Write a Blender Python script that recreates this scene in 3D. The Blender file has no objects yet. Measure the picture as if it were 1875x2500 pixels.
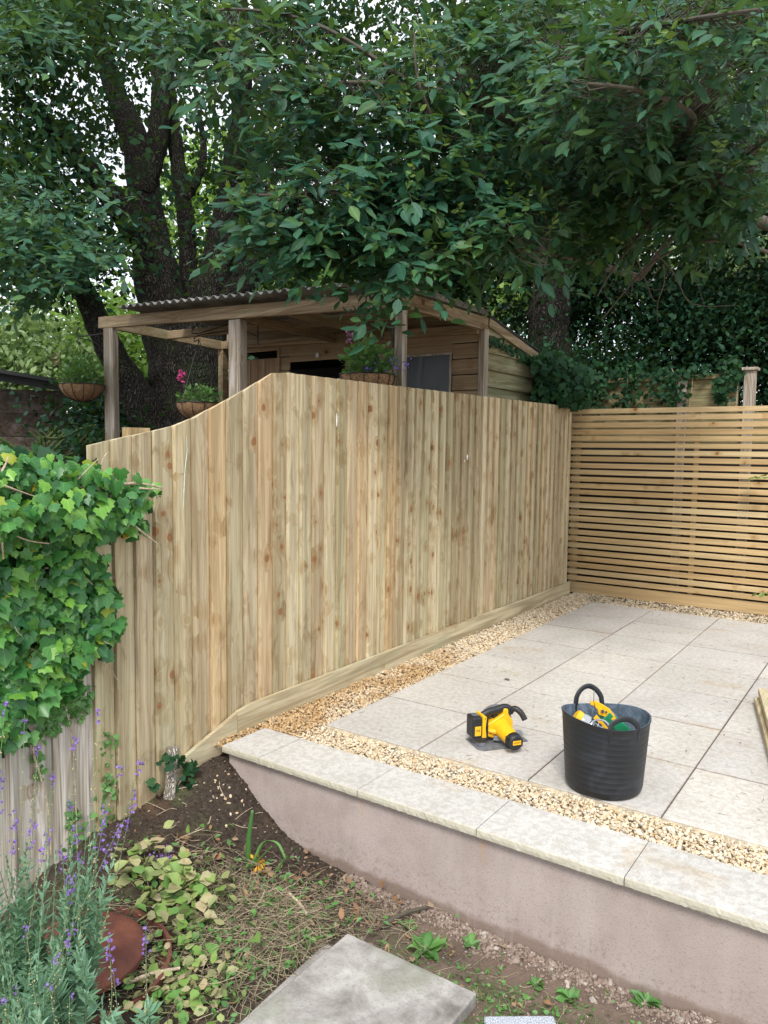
import bpy, math, random
import numpy as np
from mathutils import Vector, Matrix
# ------------------------------------------------------------ camera, light, exposure
S = bpy.context.scene
COL = S.collection
CAM = np.array([2.5786, -3.1990, 1.5234]); YAW, PITCH, ROLL, FPX = -0.6038, 0.0834, 0.0118, 1861.5
def basis():
    cy, sy, cp, sp = math.cos(YAW), math.sin(YAW), math.cos(PITCH), math.sin(PITCH)
    f = np.array([sy*cp, cy*cp, -sp]); r = np.array([cy, -sy, 0.]); u = np.cross(r, f)
    c, s = math.cos(ROLL), math.sin(ROLL)
    return c*r+s*u, -s*r+c*u, f
CR, CU, CF = basis()
cam = bpy.data.cameras.new('camera'); co = bpy.data.objects.new('camera', cam); COL.objects.link(co)
co.matrix_world = Matrix([[CR[i], CU[i], -CF[i], CAM[i]] for i in range(3)] + [[0, 0, 0, 1]])
cam.sensor_fit = 'VERTICAL'; cam.sensor_height = 36; cam.lens = 36*FPX/2500
cam.clip_start = .05; cam.clip_end = 2000
S.camera = co
S.view_settings.view_transform = 'Standard'; S.view_settings.look = 'None'
S.view_settings.exposure = 1.08; S.view_settings.gamma = 1; S.view_settings.use_curve_mapping = False
SUN_EL, SUN_AZ = math.radians(50), math.radians(152)   # azimuth clockwise from +Y
W = bpy.data.worlds.new('World'); S.world = W; W.use_nodes = True
nt = W.node_tree; nt.nodes.clear()
sky = nt.nodes.new('ShaderNodeTexSky'); sky.sky_type = 'NISHITA'; sky.sun_disc = False
sky.sun_elevation = SUN_EL; sky.sun_rotation = SUN_AZ
bg1 = nt.nodes.new('ShaderNodeBackground'); bg1.inputs['Strength'].default_value = .10
bg2 = nt.nodes.new('ShaderNodeBackground'); bg2.inputs['Color'].default_value = (.91, .94, 1.0, 1); bg2.inputs['Strength'].default_value = .85
tc = nt.nodes.new('ShaderNodeTexCoord'); cl = nt.nodes.new('ShaderNodeTexNoise'); cl.inputs['Scale'].default_value = 2.2; cl.inputs['Detail'].default_value = 5
rp = nt.nodes.new('ShaderNodeMapRange'); rp.inputs['From Min'].default_value = .3; rp.inputs['From Max'].default_value = .6
rp.inputs['To Min'].default_value = .55; rp.inputs['To Max'].default_value = 1.0
mx = nt.nodes.new('ShaderNodeMixShader'); wo = nt.nodes.new('ShaderNodeOutputWorld')
L = nt.links.new
L(tc.outputs['Generated'], cl.inputs['Vector']); L(cl.outputs['Fac'], rp.inputs['Value']); L(rp.outputs[0], mx.inputs[0])
L(sky.outputs[0], bg1.inputs['Color']); L(bg1.outputs[0], mx.inputs[1]); L(bg2.outputs[0], mx.inputs[2]); L(mx.outputs[0], wo.inputs[0])
sl = bpy.data.lights.new('sun', 'SUN'); sl.energy = 1.5; sl.angle = math.radians(17); sl.color = (1, .96, .9)
so = bpy.data.objects.new('sun', sl); COL.objects.link(so)
sd = Vector((math.sin(SUN_AZ)*math.cos(SUN_EL), math.cos(SUN_AZ)*math.cos(SUN_EL), math.sin(SUN_EL)))
so.rotation_euler = sd.to_track_quat('Z', 'Y').to_euler()

# ------------------------------------------------------------ measuring helpers (photo pixel -> point in the place)
def ray(u, v): return CF + CR*(u-937.5)/FPX - CU*(v-1250)/FPX
def atX(u, v, x): d = ray(u, v); return CAM+d*(x-CAM[0])/d[0]
def atY(u, v, y): d = ray(u, v); return CAM+d*(y-CAM[1])/d[1]
def atZ(u, v, z): d = ray(u, v); return CAM+d*(z-CAM[2])/d[2]
def atD(u, v, t): return CAM+ray(u, v)*t
def V3(*a): return np.array(a, float)
def nrm(a):
    a = np.asarray(a, float); return a/np.maximum(np.linalg.norm(a, axis=-1, keepdims=True), 1e-9)
rng = np.random.default_rng(7); random.seed(7)

# ------------------------------------------------------------ object helpers
ORG = {}
def tag(o, label=None, cat=None, group=None, kind=None):
    if label: o['label'] = label
    if cat: o['category'] = cat
    if group: o['group'] = group
    if kind: o['kind'] = kind
    return o
def thing(name, label, cat, loc=(0, 0, 0), group=None):
    o = bpy.data.objects.new(name, None); COL.objects.link(o); o.location = tuple(float(c) for c in loc)
    o.empty_display_size = .1; ORG[o.as_pointer()] = np.array(loc, float)
    return tag(o, label, cat, group)
def link(name, me, parent=None, loc=None):
    o = bpy.data.objects.new(name, me); COL.objects.link(o)
    if parent is not None:
        o.parent = parent
    return o
def fast(name, V, F, mat, parent=None, smooth=True, tm=None):
    """V (n,3) world points, F (m,k) faces of one size"""
    org = ORG[parent.as_pointer()] if parent is not None else V3(0, 0, 0)
    me = bpy.data.meshes.new(name); V = np.asarray(V, np.float32)-org.astype(np.float32); F = np.asarray(F, np.int32)
    m, k = F.shape
    me.vertices.add(len(V)); me.vertices.foreach_set('co', V.ravel())
    me.loops.add(m*k); me.loops.foreach_set('vertex_index', F.ravel())
    me.polygons.add(m); me.polygons.foreach_set('loop_start', np.arange(0, m*k, k, dtype=np.int32))
    me.polygons.foreach_set('loop_total', np.full(m, k, np.int32))
    me.polygons.foreach_set('use_smooth', np.full(m, smooth))
    if tm is not None:   # position within the leaf, for veins
        T = tm[0].copy(); T[:, 2] = 1; at = me.attributes.new('leaf', 'FLOAT_VECTOR', 'POINT'); at.data.foreach_set('vector', np.tile(T, (len(V)//len(T), 1)).astype(np.float32).ravel())
    me.update(); me.materials.append(mat)
    o = link(name, me, parent); ORG[o.as_pointer()] = org
    return o
def cat_(parts):
    Vs, Fs, n = [], [], 0
    for V, F in parts:
        if len(V) == 0: continue
        Vs.append(V); Fs.append(F+n); n += len(V)
    return np.concatenate(Vs), np.concatenate(Fs)
class MB:
    def __init__(s): s.v = []; s.f = []
    def add(s, V, F):
        n = len(s.v); s.v += [tuple(map(float, p)) for p in V]; s.f += [tuple(n+i for i in f) for f in F]; return s
    def box(s, lo, hi, R=None, o=None):
        a, b = lo, hi
        P = np.array([[x, y, z] for z in (a[2], b[2]) for y in (a[1], b[1]) for x in (a[0], b[0])], float)
        if R is not None: P = P@np.asarray(R).T
        if o is not None: P = P+np.asarray(o)
        return s.add(P, [(0, 2, 3, 1), (4, 5, 7, 6), (0, 1, 5, 4), (2, 6, 7, 3), (0, 4, 6, 2), (1, 3, 7, 5)])
    def bar(s, p, q, w, h, up=(0, 0, 1)):
        """box beam from p to q, w across, h along up"""
        p, q = np.array(p, float), np.array(q, float); d = nrm(q-p); r = nrm(np.cross(d, up)); u = np.cross(r, d)
        P = [c+r*a*w/2+u*b*h/2 for c in (p, q) for b in (-1, 1) for a in (-1, 1)]
        return s.add(P, [(0, 2, 3, 1), (4, 5, 7, 6), (0, 1, 5, 4), (2, 6, 7, 3), (0, 4, 6, 2), (1, 3, 7, 5)])
    def tube(s, pts, rad, n=8, flat=1.0, up=(0, 0, 1), cap=True):
        pts = np.array(pts, float); K = len(pts)
        if np.isscalar(rad): rad = [rad]*K
        T = nrm(np.gradient(pts, axis=0)); V = []
        ref = np.array(up, float)
        for i in range(K):
            r = np.cross(T[i], ref)
            if np.linalg.norm(r) < .05: r = np.cross(T[i], (1., .1, 0))
            r = nrm(r); u = np.cross(r, T[i]); 
            if i and np.dot(r, pr) < 0: r, u = -r, -u
            pr = r
            for k in range(n):
                a = 2*math.pi*k/n; V.append(pts[i]+rad[i]*(r*math.cos(a)+u*math.sin(a)*flat))
        F = [(i*n+k, i*n+(k+1) % n, (i+1)*n+(k+1) % n, (i+1)*n+k) for i in range(K-1) for k in range(n)]
        if cap: F += [tuple(range(n-1, -1, -1)), tuple((K-1)*n+k for k in range(n))]
        return s.add(V, F)
    def lathe(s, prof, c, ax=(0, 0, 1), n=24, cap=True, wave=None):
        ax = nrm(ax); a = nrm(np.cross(ax, (0, 1, .01) if abs(ax[1]) < .9 else (1, 0, 0))); b = np.cross(ax, a); c = np.array(c, float)
        V = [c+ax*z+(a*math.cos(2*math.pi*k/n)+b*math.sin(2*math.pi*k/n))*r*(wave(2*math.pi*k/n, z) if wave else 1) for r, z in prof for k in range(n)]
        K = len(prof); F = [(i*n+k, i*n+(k+1) % n, (i+1)*n+(k+1) % n, (i+1)*n+k) for i in range(K-1) for k in range(n)]
        if cap: F += [tuple(range(n-1, -1, -1)), tuple((K-1)*n+k for k in range(n))]
        return s.add(V, F)
    def prism(s, poly, o, ex, ey, d):
        """polygon in the plane (ex, ey) at o, swept along d"""
        o, ex, ey, d = (np.array(q, float) for q in (o, ex, ey, d)); n = len(poly)
        V = [o+ex*x+ey*y for x, y in poly]+[o+ex*x+ey*y+d for x, y in poly]
        return s.add(V, [tuple(range(n-1, -1, -1)), tuple(range(n, 2*n))]+[(i, (i+1) % n, n+(i+1) % n, n+i) for i in range(n)])
    def build(s, name, mat, parent=None, smooth=False, bevel=0, seg=2, sub=0):
        org = ORG[parent.as_pointer()] if parent is not None else V3(0, 0, 0)
        me = bpy.data.meshes.new(name)
        me.from_pydata([tuple(np.array(p)-org) for p in s.v], [], s.f); me.update(); me.materials.append(mat)
        if smooth:
            me.polygons.foreach_set('use_smooth', [True]*len(me.polygons))
            if not sub:
                me.set_sharp_from_angle(angle=math.radians(42))
        o = link(name, me, parent); ORG[o.as_pointer()] = org
        if bevel:
            b = o.modifiers.new('b', 'BEVEL'); b.width = bevel; b.segments = seg; b.limit_method = 'ANGLE'; b.angle_limit = math.radians(35)
        if sub:
            b = o.modifiers.new('s', 'SUBSURF'); b.levels = sub; b.render_levels = sub
        return o

# ------------------------------------------------------------ materials
class NG:
    def __init__(s, name):
        s.m = bpy.data.materials.new(name); s.m.use_nodes = True; s.t = s.m.node_tree; s.t.nodes.clear()
        s.out = s.t.nodes.new('ShaderNodeOutputMaterial')
    def n(s, ty, ins=None, **pr):
        x = s.t.nodes.new('ShaderNode'+ty)
        for k, v in pr.items(): setattr(x, k, v)
        for k, v in (ins or {}).items():
            i = x.inputs[k]
            if isinstance(v, bpy.types.NodeSocket): s.t.links.new(v, i)
            elif isinstance(v, bpy.types.Node): s.t.links.new(v.outputs[0], i)
            elif isinstance(v, (tuple, list)) and i.type == 'RGBA' and len(v) == 3: i.default_value = (*v, 1)
            else: i.default_value = v
        return x
    def math(s, op, a, b=0., c=0., clamp=False):
        x = s.n('Math', {0: a, 1: b, 2: c}, operation=op); x.use_clamp = clamp; return x.outputs[0]
    def vmul(s, a, b): return s.n('VectorMath', {0: a, 1: b}, operation='MULTIPLY').outputs[0]
    def vadd(s, a, b): return s.n('VectorMath', {0: a, 1: b}, operation='ADD').outputs[0]
    def noise(s, vec, scale, detail=4, rough=.55, dist=0, out='Fac'):
        return s.n('TexNoise', {'Vector': vec, 'Scale': scale, 'Detail': detail, 'Roughness': rough, 'Distortion': dist}).outputs[out]
    def mr(s, v, a, b, c=0., d=1., smooth=True):
        x = s.n('MapRange', {'Value': v, 'From Min': a, 'From Max': b, 'To Min': c, 'To Max': d})
        if smooth: x.interpolation_type = 'SMOOTHSTEP'
        return x.outputs[0]
    def ramp(s, f, *st):
        x = s.n('ValToRGB', {'Fac': f}); e = x.color_ramp.elements
        while len(e) < len(st): e.new(.5)
        for i, (p, c) in enumerate(st): e[i].position = p; e[i].color = (*c, 1)
        return x.outputs[0]
    def mix(s, f, a, b, bt='MIX'):
        x = s.n('Mix', data_type='RGBA', blend_type=bt)
        for k, v in ((0, f), (6, a), (7, b)):
            i = x.inputs[k]
            if isinstance(v, bpy.types.NodeSocket): s.t.links.new(v, i)
            elif isinstance(v, (tuple, list)): i.default_value = (*v[:3], 1)
            else: i.default_value = v
        return x.outputs[2]
    def coord(s): return s.n('TexCoord').outputs['Object']
    def rnd(s): return s.n('NewGeometry').outputs['Random Per Island']
    def bump(s, h, st=.3, d=.01, norm=None):
        i = {'Height': h, 'Strength': st, 'Distance': d}
        if norm is not None: i['Normal'] = norm
        return s.n('Bump', i).outputs[0]
    def done(s, col, rough=.8, bump=None, metal=0, spec=.5, trans=0, tcol=None, alpha=None):
        i = {'Base Color': col, 'Roughness': rough, 'Metallic': metal, 'Specular IOR Level': spec}
        if bump is not None: i['Normal'] = bump
        if alpha is not None: i['Alpha'] = alpha
        p = s.n('BsdfPrincipled', i); o = p.outputs[0]
        if trans:
            t = s.n('BsdfTranslucent', {'Color': tcol if tcol is not None else col})
            o = s.n('MixShader', {0: trans, 1: o, 2: t.outputs[0]}).outputs[0]
        s.t.links.new(o, s.out.inputs[0]); return s.m
def plain(name, col, rough=.6, metal=0, nz=.15, sc=30, bmp=.1):
    g = NG(name); c = g.coord(); f = g.noise(c, sc, 5)
    k = g.mix(g.mr(f, .35, .7), tuple(x*(1-nz) for x in col), tuple(min(1, x*(1+nz)) for x in col))
    return g.done(k, rough, g.bump(f, bmp, .004), metal)
def wood(name, pal, axis='Z', knots=.30, grain=16, cont=1., cell=8., knotcol=(.30, .13, .05), streak=.5, rough=.75, stain=0.4, kr=.15, smudge=.0, green=None, vary=.35):
    """pal: 4 tints picked per board. axis: grain direction."""
    g = NG(name); c = g.coord(); r = g.rnd()
    off = g.n('CombineXYZ', {0: g.math('MULTIPLY', r, 31.), 1: g.math('MULTIPLY', r, 17.), 2: g.math('MULTIPLY', r, 53.)}).outputs[0]
    q = g.vadd(c, off)
    al = {'X': (1, 0, 0), 'Y': (0, 1, 0), 'Z': (0, 0, 1)}[axis]
    def an(a, b): return tuple(b if t else a for t in al)
    vo = g.n('TexVoronoi', {'Vector': g.vadd(q, g.vmul(g.noise(q, 9, 2, out='Color'), (.03, .03, .03))), 'Scale': cell, 'Randomness': 1.})
    sep = g.n('SeparateColor', {0: vo.outputs['Color']})
    gate = g.math('LESS_THAN', sep.outputs[0], knots)
    size = g.math('MULTIPLY_ADD', sep.outputs[1], .8, .5)
    d = g.math('DIVIDE', vo.outputs['Distance'], size)
    kn = g.math('MULTIPLY', g.mr(d, kr*1.05, kr*.75), gate)
    halo = g.math('MULTIPLY', g.mr(d, kr*4.2, kr*.8), gate)
    warp = g.vadd(q, g.vmul(g.n('CombineXYZ', {0: halo, 1: halo, 2: halo}).outputs[0], an(.012, .0)))
    gr = g.noise(g.vmul(warp, an(grain, .8)), 1.0, 4, .55, 1.0)
    fine = g.noise(g.vmul(warp, an(170, 2.6)), 1.0, 3, .6, .3)
    ring = g.math('SINE', g.math('MULTIPLY_ADD', g.noise(g.vmul(warp, an(9, .55)), 1.0, 1, .4, .4), 85., g.math('MULTIPLY', halo, 7.)))
    ring = g.mr(ring, -.2, 1.)
    n4 = len(pal); base = g.ramp(r, *[(i/(n4-1), p) for i, p in enumerate(pal)])
    dark = g.mix(1., base, tuple(1-cont*(1-q_) for q_ in (.66, .61, .53)), 'MULTIPLY'); lite = g.mix(1., base, tuple(1+cont*q_ for q_ in (.16, .14, .10)), 'MULTIPLY')
    k = g.mix(g.mr(gr, .36, .66), dark, lite)
    k = g.mix(g.math('MULTIPLY', ring, streak*.55), k, g.mix(1., k, (.66, .56, .42), 'MULTIPLY'))
    k = g.mix(g.math('MULTIPLY', g.mr(fine, .48, .68), streak*.8), k, g.mix(1., k, (.62, .55, .46), 'MULTIPLY'))
    k = g.mix(g.math('MULTIPLY', halo, .6), k, g.mix(1., k, (.70, .56, .40), 'MULTIPLY'))
    sm = g.noise(g.vmul(q, an(7, 3.2)), 1., 5, .65, 1.4); k = g.mix(g.mr(sm, .54, .70, 0, smudge), k, g.mix(1., k, (.56, .48, .36), 'MULTIPLY'))
    st = g.noise(g.vmul(q, an(6, 1.3)), 1., 4, .6, .8)
    if green: k = g.mix(g.math('MULTIPLY', g.mr(st, .5, .75), stain), k, green)
    kring = g.math('SINE', g.math('MULTIPLY', d, 170.))
    kc = g.mix(g.mr(kring, -1, 1), knotcol, tuple(x*.55 for x in knotcol))
    k = g.mix(g.math('MULTIPLY', kn, .9), k, kc)
    h = g.math('ADD', g.math('MULTIPLY', fine, .5), g.math('ADD', g.math('MULTIPLY', ring, .12), g.math('MULTIPLY', kn, .3)))
    return g.done(k, rough, g.bump(h, .35, .003), spec=.25)
def leaf(name, pal, rough=.42, trans=.25, back=(.10, .14, .09), bk=.5, spec=.5, vein=0, fan=False):
    g = NG(name); r = g.rnd(); n4 = len(pal)
    k = g.ramp(r, *[(i/(n4-1), p) for i, p in enumerate(pal)])
    bf = g.n('NewGeometry').outputs['Backfacing']
    kk = g.mix(g.math('MULTIPLY', bf, bk), k, back)
    nz = g.noise(g.coord(), 60, 3)
    kk = g.mix(g.mr(nz, .4, .7, 0, .35), kk, g.mix(1., kk, (.6, .7, .6), 'MULTIPLY'))
    if vein:
        sx = g.n('SeparateXYZ', {0: g.n('Attribute', attribute_name='leaf').outputs['Vector']}); X_, Y_ = sx.outputs[0], sx.outputs[1]
        if fan: ln = g.math('MULTIPLY', g.math('ABSOLUTE', g.math('SINE', g.math('MULTIPLY', g.math('ARCTAN2', X_, g.math('ADD', Y_, .06)), 4.3))), g.math('ADD', g.math('ABSOLUTE', X_), g.math('MULTIPLY', Y_, .8))); lo = g.mr(ln, .075, .0)
        else: lo = g.math('MAXIMUM', g.mr(g.math('ABSOLUTE', X_), .035, .0), g.math('MULTIPLY', g.mr(g.math('SINE', g.math('MULTIPLY', g.math('SUBTRACT', Y_, g.math('ABSOLUTE', X_)), 48.)), .75, 1.), .4))
        kk = g.mix(g.math('MULTIPLY', g.math('MULTIPLY', lo, sx.outputs[2]), vein), kk, g.mix(1., kk, (2.6, 2.0, 2.4), 'MULTIPLY'))
    tcol = g.mix(.5, k, (.22, .36, .03))
    return g.done(kk, rough, g.bump(nz, .15, .004), spec=spec, trans=trans, tcol=tcol)

M = {}
M['new'] = wood('new_fence_wood', [(0.560, 0.481, 0.313), (0.660, 0.585, 0.394), (0.560, 0.428, 0.267), (0.680, 0.606, 0.429), (0.530, 0.475, 0.325), (0.450, 0.376, 0.244), (0.610, 0.512, 0.360), (0.580, 0.439, 0.255), (0.640, 0.575, 0.406), (0.490, 0.449, 0.290), (0.580, 0.470, 0.348)],
                'Z', knots=.50, cell=8.5, knotcol=(.36, .17, .07), green=(.46, .45, .30), stain=.45, streak=.60, cont=.75, grain=17, smudge=.65, kr=.19)
M['newY'] = wood('gravel_board_wood', [(.58, .51, .36), (.54, .48, .33)], 'Y', knots=.25, cell=5, green=(.36, .38, .25), stain=.6)
M['slat'] = wood('slat_wood', [(.57, .41, .21), (.62, .47, .26), (.52, .36, .18), (.60, .45, .24), (.64, .51, .30), (.54, .37, .19)], 'X', knots=.20, cell=8, knotcol=(.34, .16, .06), green=(.50, .40, .22), stain=.2, streak=.28, cont=.45, grain=20, kr=.13)
M['slatZ'] = wood('batten_wood', [(.44, .35, .20), (.40, .31, .17)], 'Z', knots=.1, cell=9)
M['old'] = wood('weathered_fence_wood', [(.58, .56, .53), (.66, .645, .62), (.52, .49, .45), (.60, .585, .56)], 'Z', knots=.15, cell=5, knotcol=(.18, .14, .11), green=(.26, .27, .19), stain=.7, streak=1.0, rough=.9)
M['post'] = wood('weathered_post_wood', [(.44, .41, .37), (.51, .475, .44), (.39, .36, .32)], 'Z', knots=.12, cell=6, knotcol=(.16, .11, .08), green=(.24, .21, .17), stain=.75, streak=1.3, rough=.9)
M['beamX'] = wood('porch_beam_wood', [(.42, .335, .235), (.48, .385, .275)], 'X', knots=.25, cell=5, knotcol=(.13, .06, .03), green=(.20, .19, .10), stain=.8, streak=1.0, rough=.85)
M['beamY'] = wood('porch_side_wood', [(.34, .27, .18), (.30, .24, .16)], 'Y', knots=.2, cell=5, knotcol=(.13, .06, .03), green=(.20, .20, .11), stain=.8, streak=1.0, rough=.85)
M['clad'] = wood('shed_front_wood', [(.36, .27, .17), (.32, .235, .15), (.39, .295, .19)], 'X', knots=.2, cell=5, knotcol=(.12, .06, .03), streak=.35, cont=.5, rough=.85)
M['cladZ'] = wood('shed_door_wood', [(.36, .26, .17), (.32, .22, .14)], 'Z', knots=.1, cell=5, streak=.7)
M['cladY'] = wood('shed_side_wood', [(.31, .30, .19), (.27, .27, .17), (.36, .335, .22), (.29, .27, .18)], 'Y', knots=.25, cell=4, knotcol=(.12, .09, .05), green=(.20, .23, .12), stain=.9, streak=.9, rough=.9)
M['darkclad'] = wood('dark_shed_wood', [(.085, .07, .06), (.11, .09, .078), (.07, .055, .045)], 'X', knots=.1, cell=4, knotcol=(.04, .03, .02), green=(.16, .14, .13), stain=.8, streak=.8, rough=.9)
M['greenwood'] = plain('green_painted_trellis', (.055, .085, .018), .8)
M['backfence'] = wood('back_fence_wood', [(.26, .25, .14), (.33, .29, .17), (.24, .23, .13)], 'X', knots=.2, cell=4, green=(.12, .15, .07), stain=.9, streak=.8, rough=.9)
M['felt'] = plain('roof_felt', (.035, .036, .036), .9, sc=60)
M['black'] = plain('black_iron', (.02, .02, .022), .5)
M['dark'] = plain('near_black', (.022, .018, .015), .9)

def bark(name, a, b, moss=(.05, .065, .03), z=1.0):
    g = NG(name); c = g.coord()
    w = g.vadd(c, g.vmul(g.noise(c, 3, 3, out='Color'), (.25, .25, .25)))
    v = g.n('TexVoronoi', {'Vector': g.vmul(w, (46*z, 46*z, 6*z)), 'Scale': 1.}, feature='DISTANCE_TO_EDGE').outputs[0]
    nz = g.noise(g.vmul(w, (30*z, 30*z, 3*z)), 1., 4)
    h = g.math('ADD', g.mr(v, .0, .28), g.math('MULTIPLY', nz, .6))
    k = g.mix(g.mr(h, .25, 1.3), a, b)
    k = g.mix(g.mr(g.noise(c, 2.2, 4), .52, .68, 0, .6), k, moss)
    return g.done(k, .95, g.bump(h, 1., .035), spec=.2)
M['bark'] = bark('tree_bark', (.012, .011, .009), (.055, .049, .038), moss=(.03, .045, .018))
M['twig'] = plain('twig_bark', (.085, .072, .050), .8, sc=80)
M['twigd'] = plain('dark_twig_bark', (.06, .05, .038), .9, sc=60)
M['stem'] = plain('dry_ivy_stem', (.46, .37, .26), .8, sc=80, nz=.3)
M['stub'] = bark('stub_bark', (.52, .45, .35), (.86, .81, .72), moss=(.50, .40, .30), z=2.5)

M['willow'] = leaf('willow_leaf', [(.014, .068, .036), (.027, .108, .052), (.018, .085, .058), (.042, .135, .048), (.021, .090, .044), (.034, .122, .070), (.011, .054, .032), (.080, .18, .048), (.023, .098, .052)], .50, .22, back=(.09, .17, .10), bk=.4, spec=.28, vein=.5)
M['young'] = leaf('young_leaf', [(.16, .27, .05), (.22, .32, .06), (.12, .24, .05)], .4, .35, back=(.2, .28, .1), bk=.4)
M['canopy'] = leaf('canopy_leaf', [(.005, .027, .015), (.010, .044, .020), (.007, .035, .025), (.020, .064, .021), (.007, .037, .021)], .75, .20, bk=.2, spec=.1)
M['darkleaf'] = leaf('dark_hedge_leaf', [(.006, .034, .018), (.012, .055, .026), (.022, .080, .028)], .6, .12, bk=.2, back=(.03, .055, .035), spec=.25)
M['far'] = leaf('far_leaf', [(.20, .36, .06), (.28, .45, .09), (.14, .28, .05), (.34, .50, .12)], .6, .4, bk=.2)  # sunlight on the far trees is put into these bright greens
M['far2'] = leaf('far_silver_leaf', [(.22, .33, .13), (.30, .41, .17), (.17, .27, .11)], .6, .35, bk=.3)
M['ivy'] = leaf('ivy_leaf', [(.035, .150, .035), (.060, .22, .045), (.028, .12, .045), (.11, .31, .055), (.040, .16, .045), (.20, .43, .06), (.050, .19, .042), (.030, .125, .04)], .36, .2, back=(.16, .25, .09), bk=.3, vein=.55, fan=True, spec=.4)
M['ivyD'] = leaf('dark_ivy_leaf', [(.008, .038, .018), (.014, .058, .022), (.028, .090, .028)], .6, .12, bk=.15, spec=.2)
M['ivyY'] = leaf('yellow_ivy_leaf', [(.42, .50, .05), (.30, .42, .05), (.65, .42, .02)], .45, .3, bk=.2)
M['cutleaf'] = leaf('wilted_leaf', [(.19, .35, .07), (.30, .41, .12), (.52, .41, .25), (.13, .29, .07), (.24, .38, .09), (.48, .38, .24), (.17, .33, .06)], .6, .15, back=(.30, .28, .16), bk=.5)
M['deadleaf'] = leaf('dead_leaf', [(.33, .18, .09), (.22, .12, .07), (.42, .27, .15), (.30, .22, .15)], .8, .05, back=(.3, .2, .12), bk=.4)
M['toad'] = leaf('toadflax_leaf', [(.20, .38, .25), (.27, .47, .32), (.15, .31, .19), (.24, .43, .24)], .5, .25, back=(.18, .3, .2), bk=.4)
M['toadstem'] = plain('toadflax_stem', (.16, .25, .12), .7)
M['seed'] = plain('seed_capsule', (.42, .38, .20), .8, nz=.4, sc=90)
M['purple'] = leaf('purple_petal', [(.26, .13, .50), (.34, .19, .60), (.20, .10, .42)], .6, .25, back=(.35, .2, .65), bk=.3)
M['orange'] = leaf('orange_petal', [(.95, .42, .01), (1., .62, .02), (.9, .30, .01)], .5, .25, back=(.9, .4, .02), bk=.3)
M['weed'] = leaf('weed_leaf', [(.08, .22, .05), (.13, .31, .07), (.07, .18, .05), (.17, .36, .09)], .45, .2, bk=.3)
M['grass'] = leaf('grass_blade', [(.10, .21, .05), (.15, .27, .07), (.28, .27, .13)], .6, .25, bk=.2)
M['straw'] = leaf('dry_straw', [(.44, .36, .23), (.58, .49, .33), (.22, .16, .11), (.09, .065, .05), (.38, .29, .18), (.50, .42, .28), (.07, .055, .05)], .8, .0, bk=.0)
M['baskplant'] = leaf('basket_leaf', [(.13, .30, .06), (.09, .24, .06), (.18, .36, .08)], .45, .25, bk=.3)
M['pink'] = leaf('pink_petal', [(.75, .06, .30), (.8, .10, .38)], .5, .25, back=(.8, .1, .4), bk=.3)
M['mauve'] = leaf('mauve_petal', [(.50, .22, .45), (.45, .18, .42)], .5, .2, back=(.5, .2, .45), bk=.3)
M['blue'] = leaf('blue_petal', [(.14, .13, .75), (.20, .16, .8), (.25, .12, .7)], .5, .2, back=(.2, .15, .8), bk=.3)

def slabmat(name, a, b, speck=.5, stain=True, joint=True, dirt=(.45, .33, .20)):
    g = NG(name); c = g.coord(); r = g.rnd()
    fine = g.noise(c, 260, 3, .7); mid = g.noise(c, 34, 5, .65); big = g.noise(c, 1.7, 4, .6, .4)
    k = g.mix(g.mr(big, .35, .65), a, b)
    k = g.mix(g.math('MULTIPLY', g.math('SUBTRACT', r, .5), .25), k, (.9, .9, .9)) if False else k
    k = g.mix(g.mr(mid, .42, .60, 0, .75), k, g.mix(1., k, (.80, .775, .74), 'MULTIPLY')); m2 = g.noise(c, 95, 4, .7); k = g.mix(g.mr(m2, .5, .66, 0, .6), k, g.mix(1., k, (.76, .73, .69), 'MULTIPLY'))
    k = g.mix(g.mr(fine, .52, .7, 0, speck), k, g.mix(1., k, (.62, .59, .55), 'MULTIPLY'))
    k = g.mix(g.mr(fine, .48, .3, 0, speck*.5), k, g.mix(1., k, (1.2, 1.2, 1.2), 'MULTIPLY'))
    if stain:
        s1 = g.noise(g.vmul(c, (1.0, 2.0, 1)), 1.9, 5, .62, .6)
        k = g.mix(g.mr(s1, .56, .70, 0, .55), k, g.mix(1., k, (.92, .77, .58), 'MULTIPLY'))
    if joint:   # sand and dirt caught along the joints
        sx = g.n('SeparateXYZ', {0: c}); jn = g.noise(c, 40, 3)
        for ax_, per in ((0, .6), (1, .6093)):
            fr = g.math('MULTIPLY', g.math('ABSOLUTE', g.math('SUBTRACT', g.math('FRACT', g.math('ADD', g.math('DIVIDE', sx.outputs[ax_], per), .5)), .5)), per)
            k = g.mix(g.math('MULTIPLY', g.math('MULTIPLY', g.mr(g.math('MULTIPLY_ADD', jn, -.009, fr), .0025, -.0015), g.mr(sx.outputs[1], .004, .008)), .6), k, (.20, .145, .10))
    else:
        sx = g.n('SeparateXYZ', {0: g.n('NewGeometry').outputs['Position']}); k = g.mix(g.mr(sx.outputs[1], -.540, -.547, 0, .55), k, (.50, .46, .32))
    tint = g.mix(r, (.93, .93, .94), (1.04, 1.03, 1.00)); k = g.mix(1., k, tint, 'MULTIPLY')
    h = g.math('ADD', g.math('MULTIPLY', mid, .7), g.math('MULTIPLY', fine, .5))
    return g.done(k, .9, g.bump(h, .5, .004), spec=.25)
M['slab'] = slabmat('patio_slab_stone', (.52, .50, .465), (.60, .58, .545))
M['cope'] = slabmat('coping_stone', (.60, .59, .565), (.53, .52, .495), speck=.9, joint=False)
M['oldslab'] = None
g = NG('old_concrete_slab'); c = g.coord(); f1 = g.noise(c, 6, 6, .65, .3); f2 = g.noise(c, 90, 4, .6)
k = g.ramp(f1, (.3, (.15, .135, .12)), (.5, (.33, .31, .29)), (.7, (.50, .48, .45)))
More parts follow.
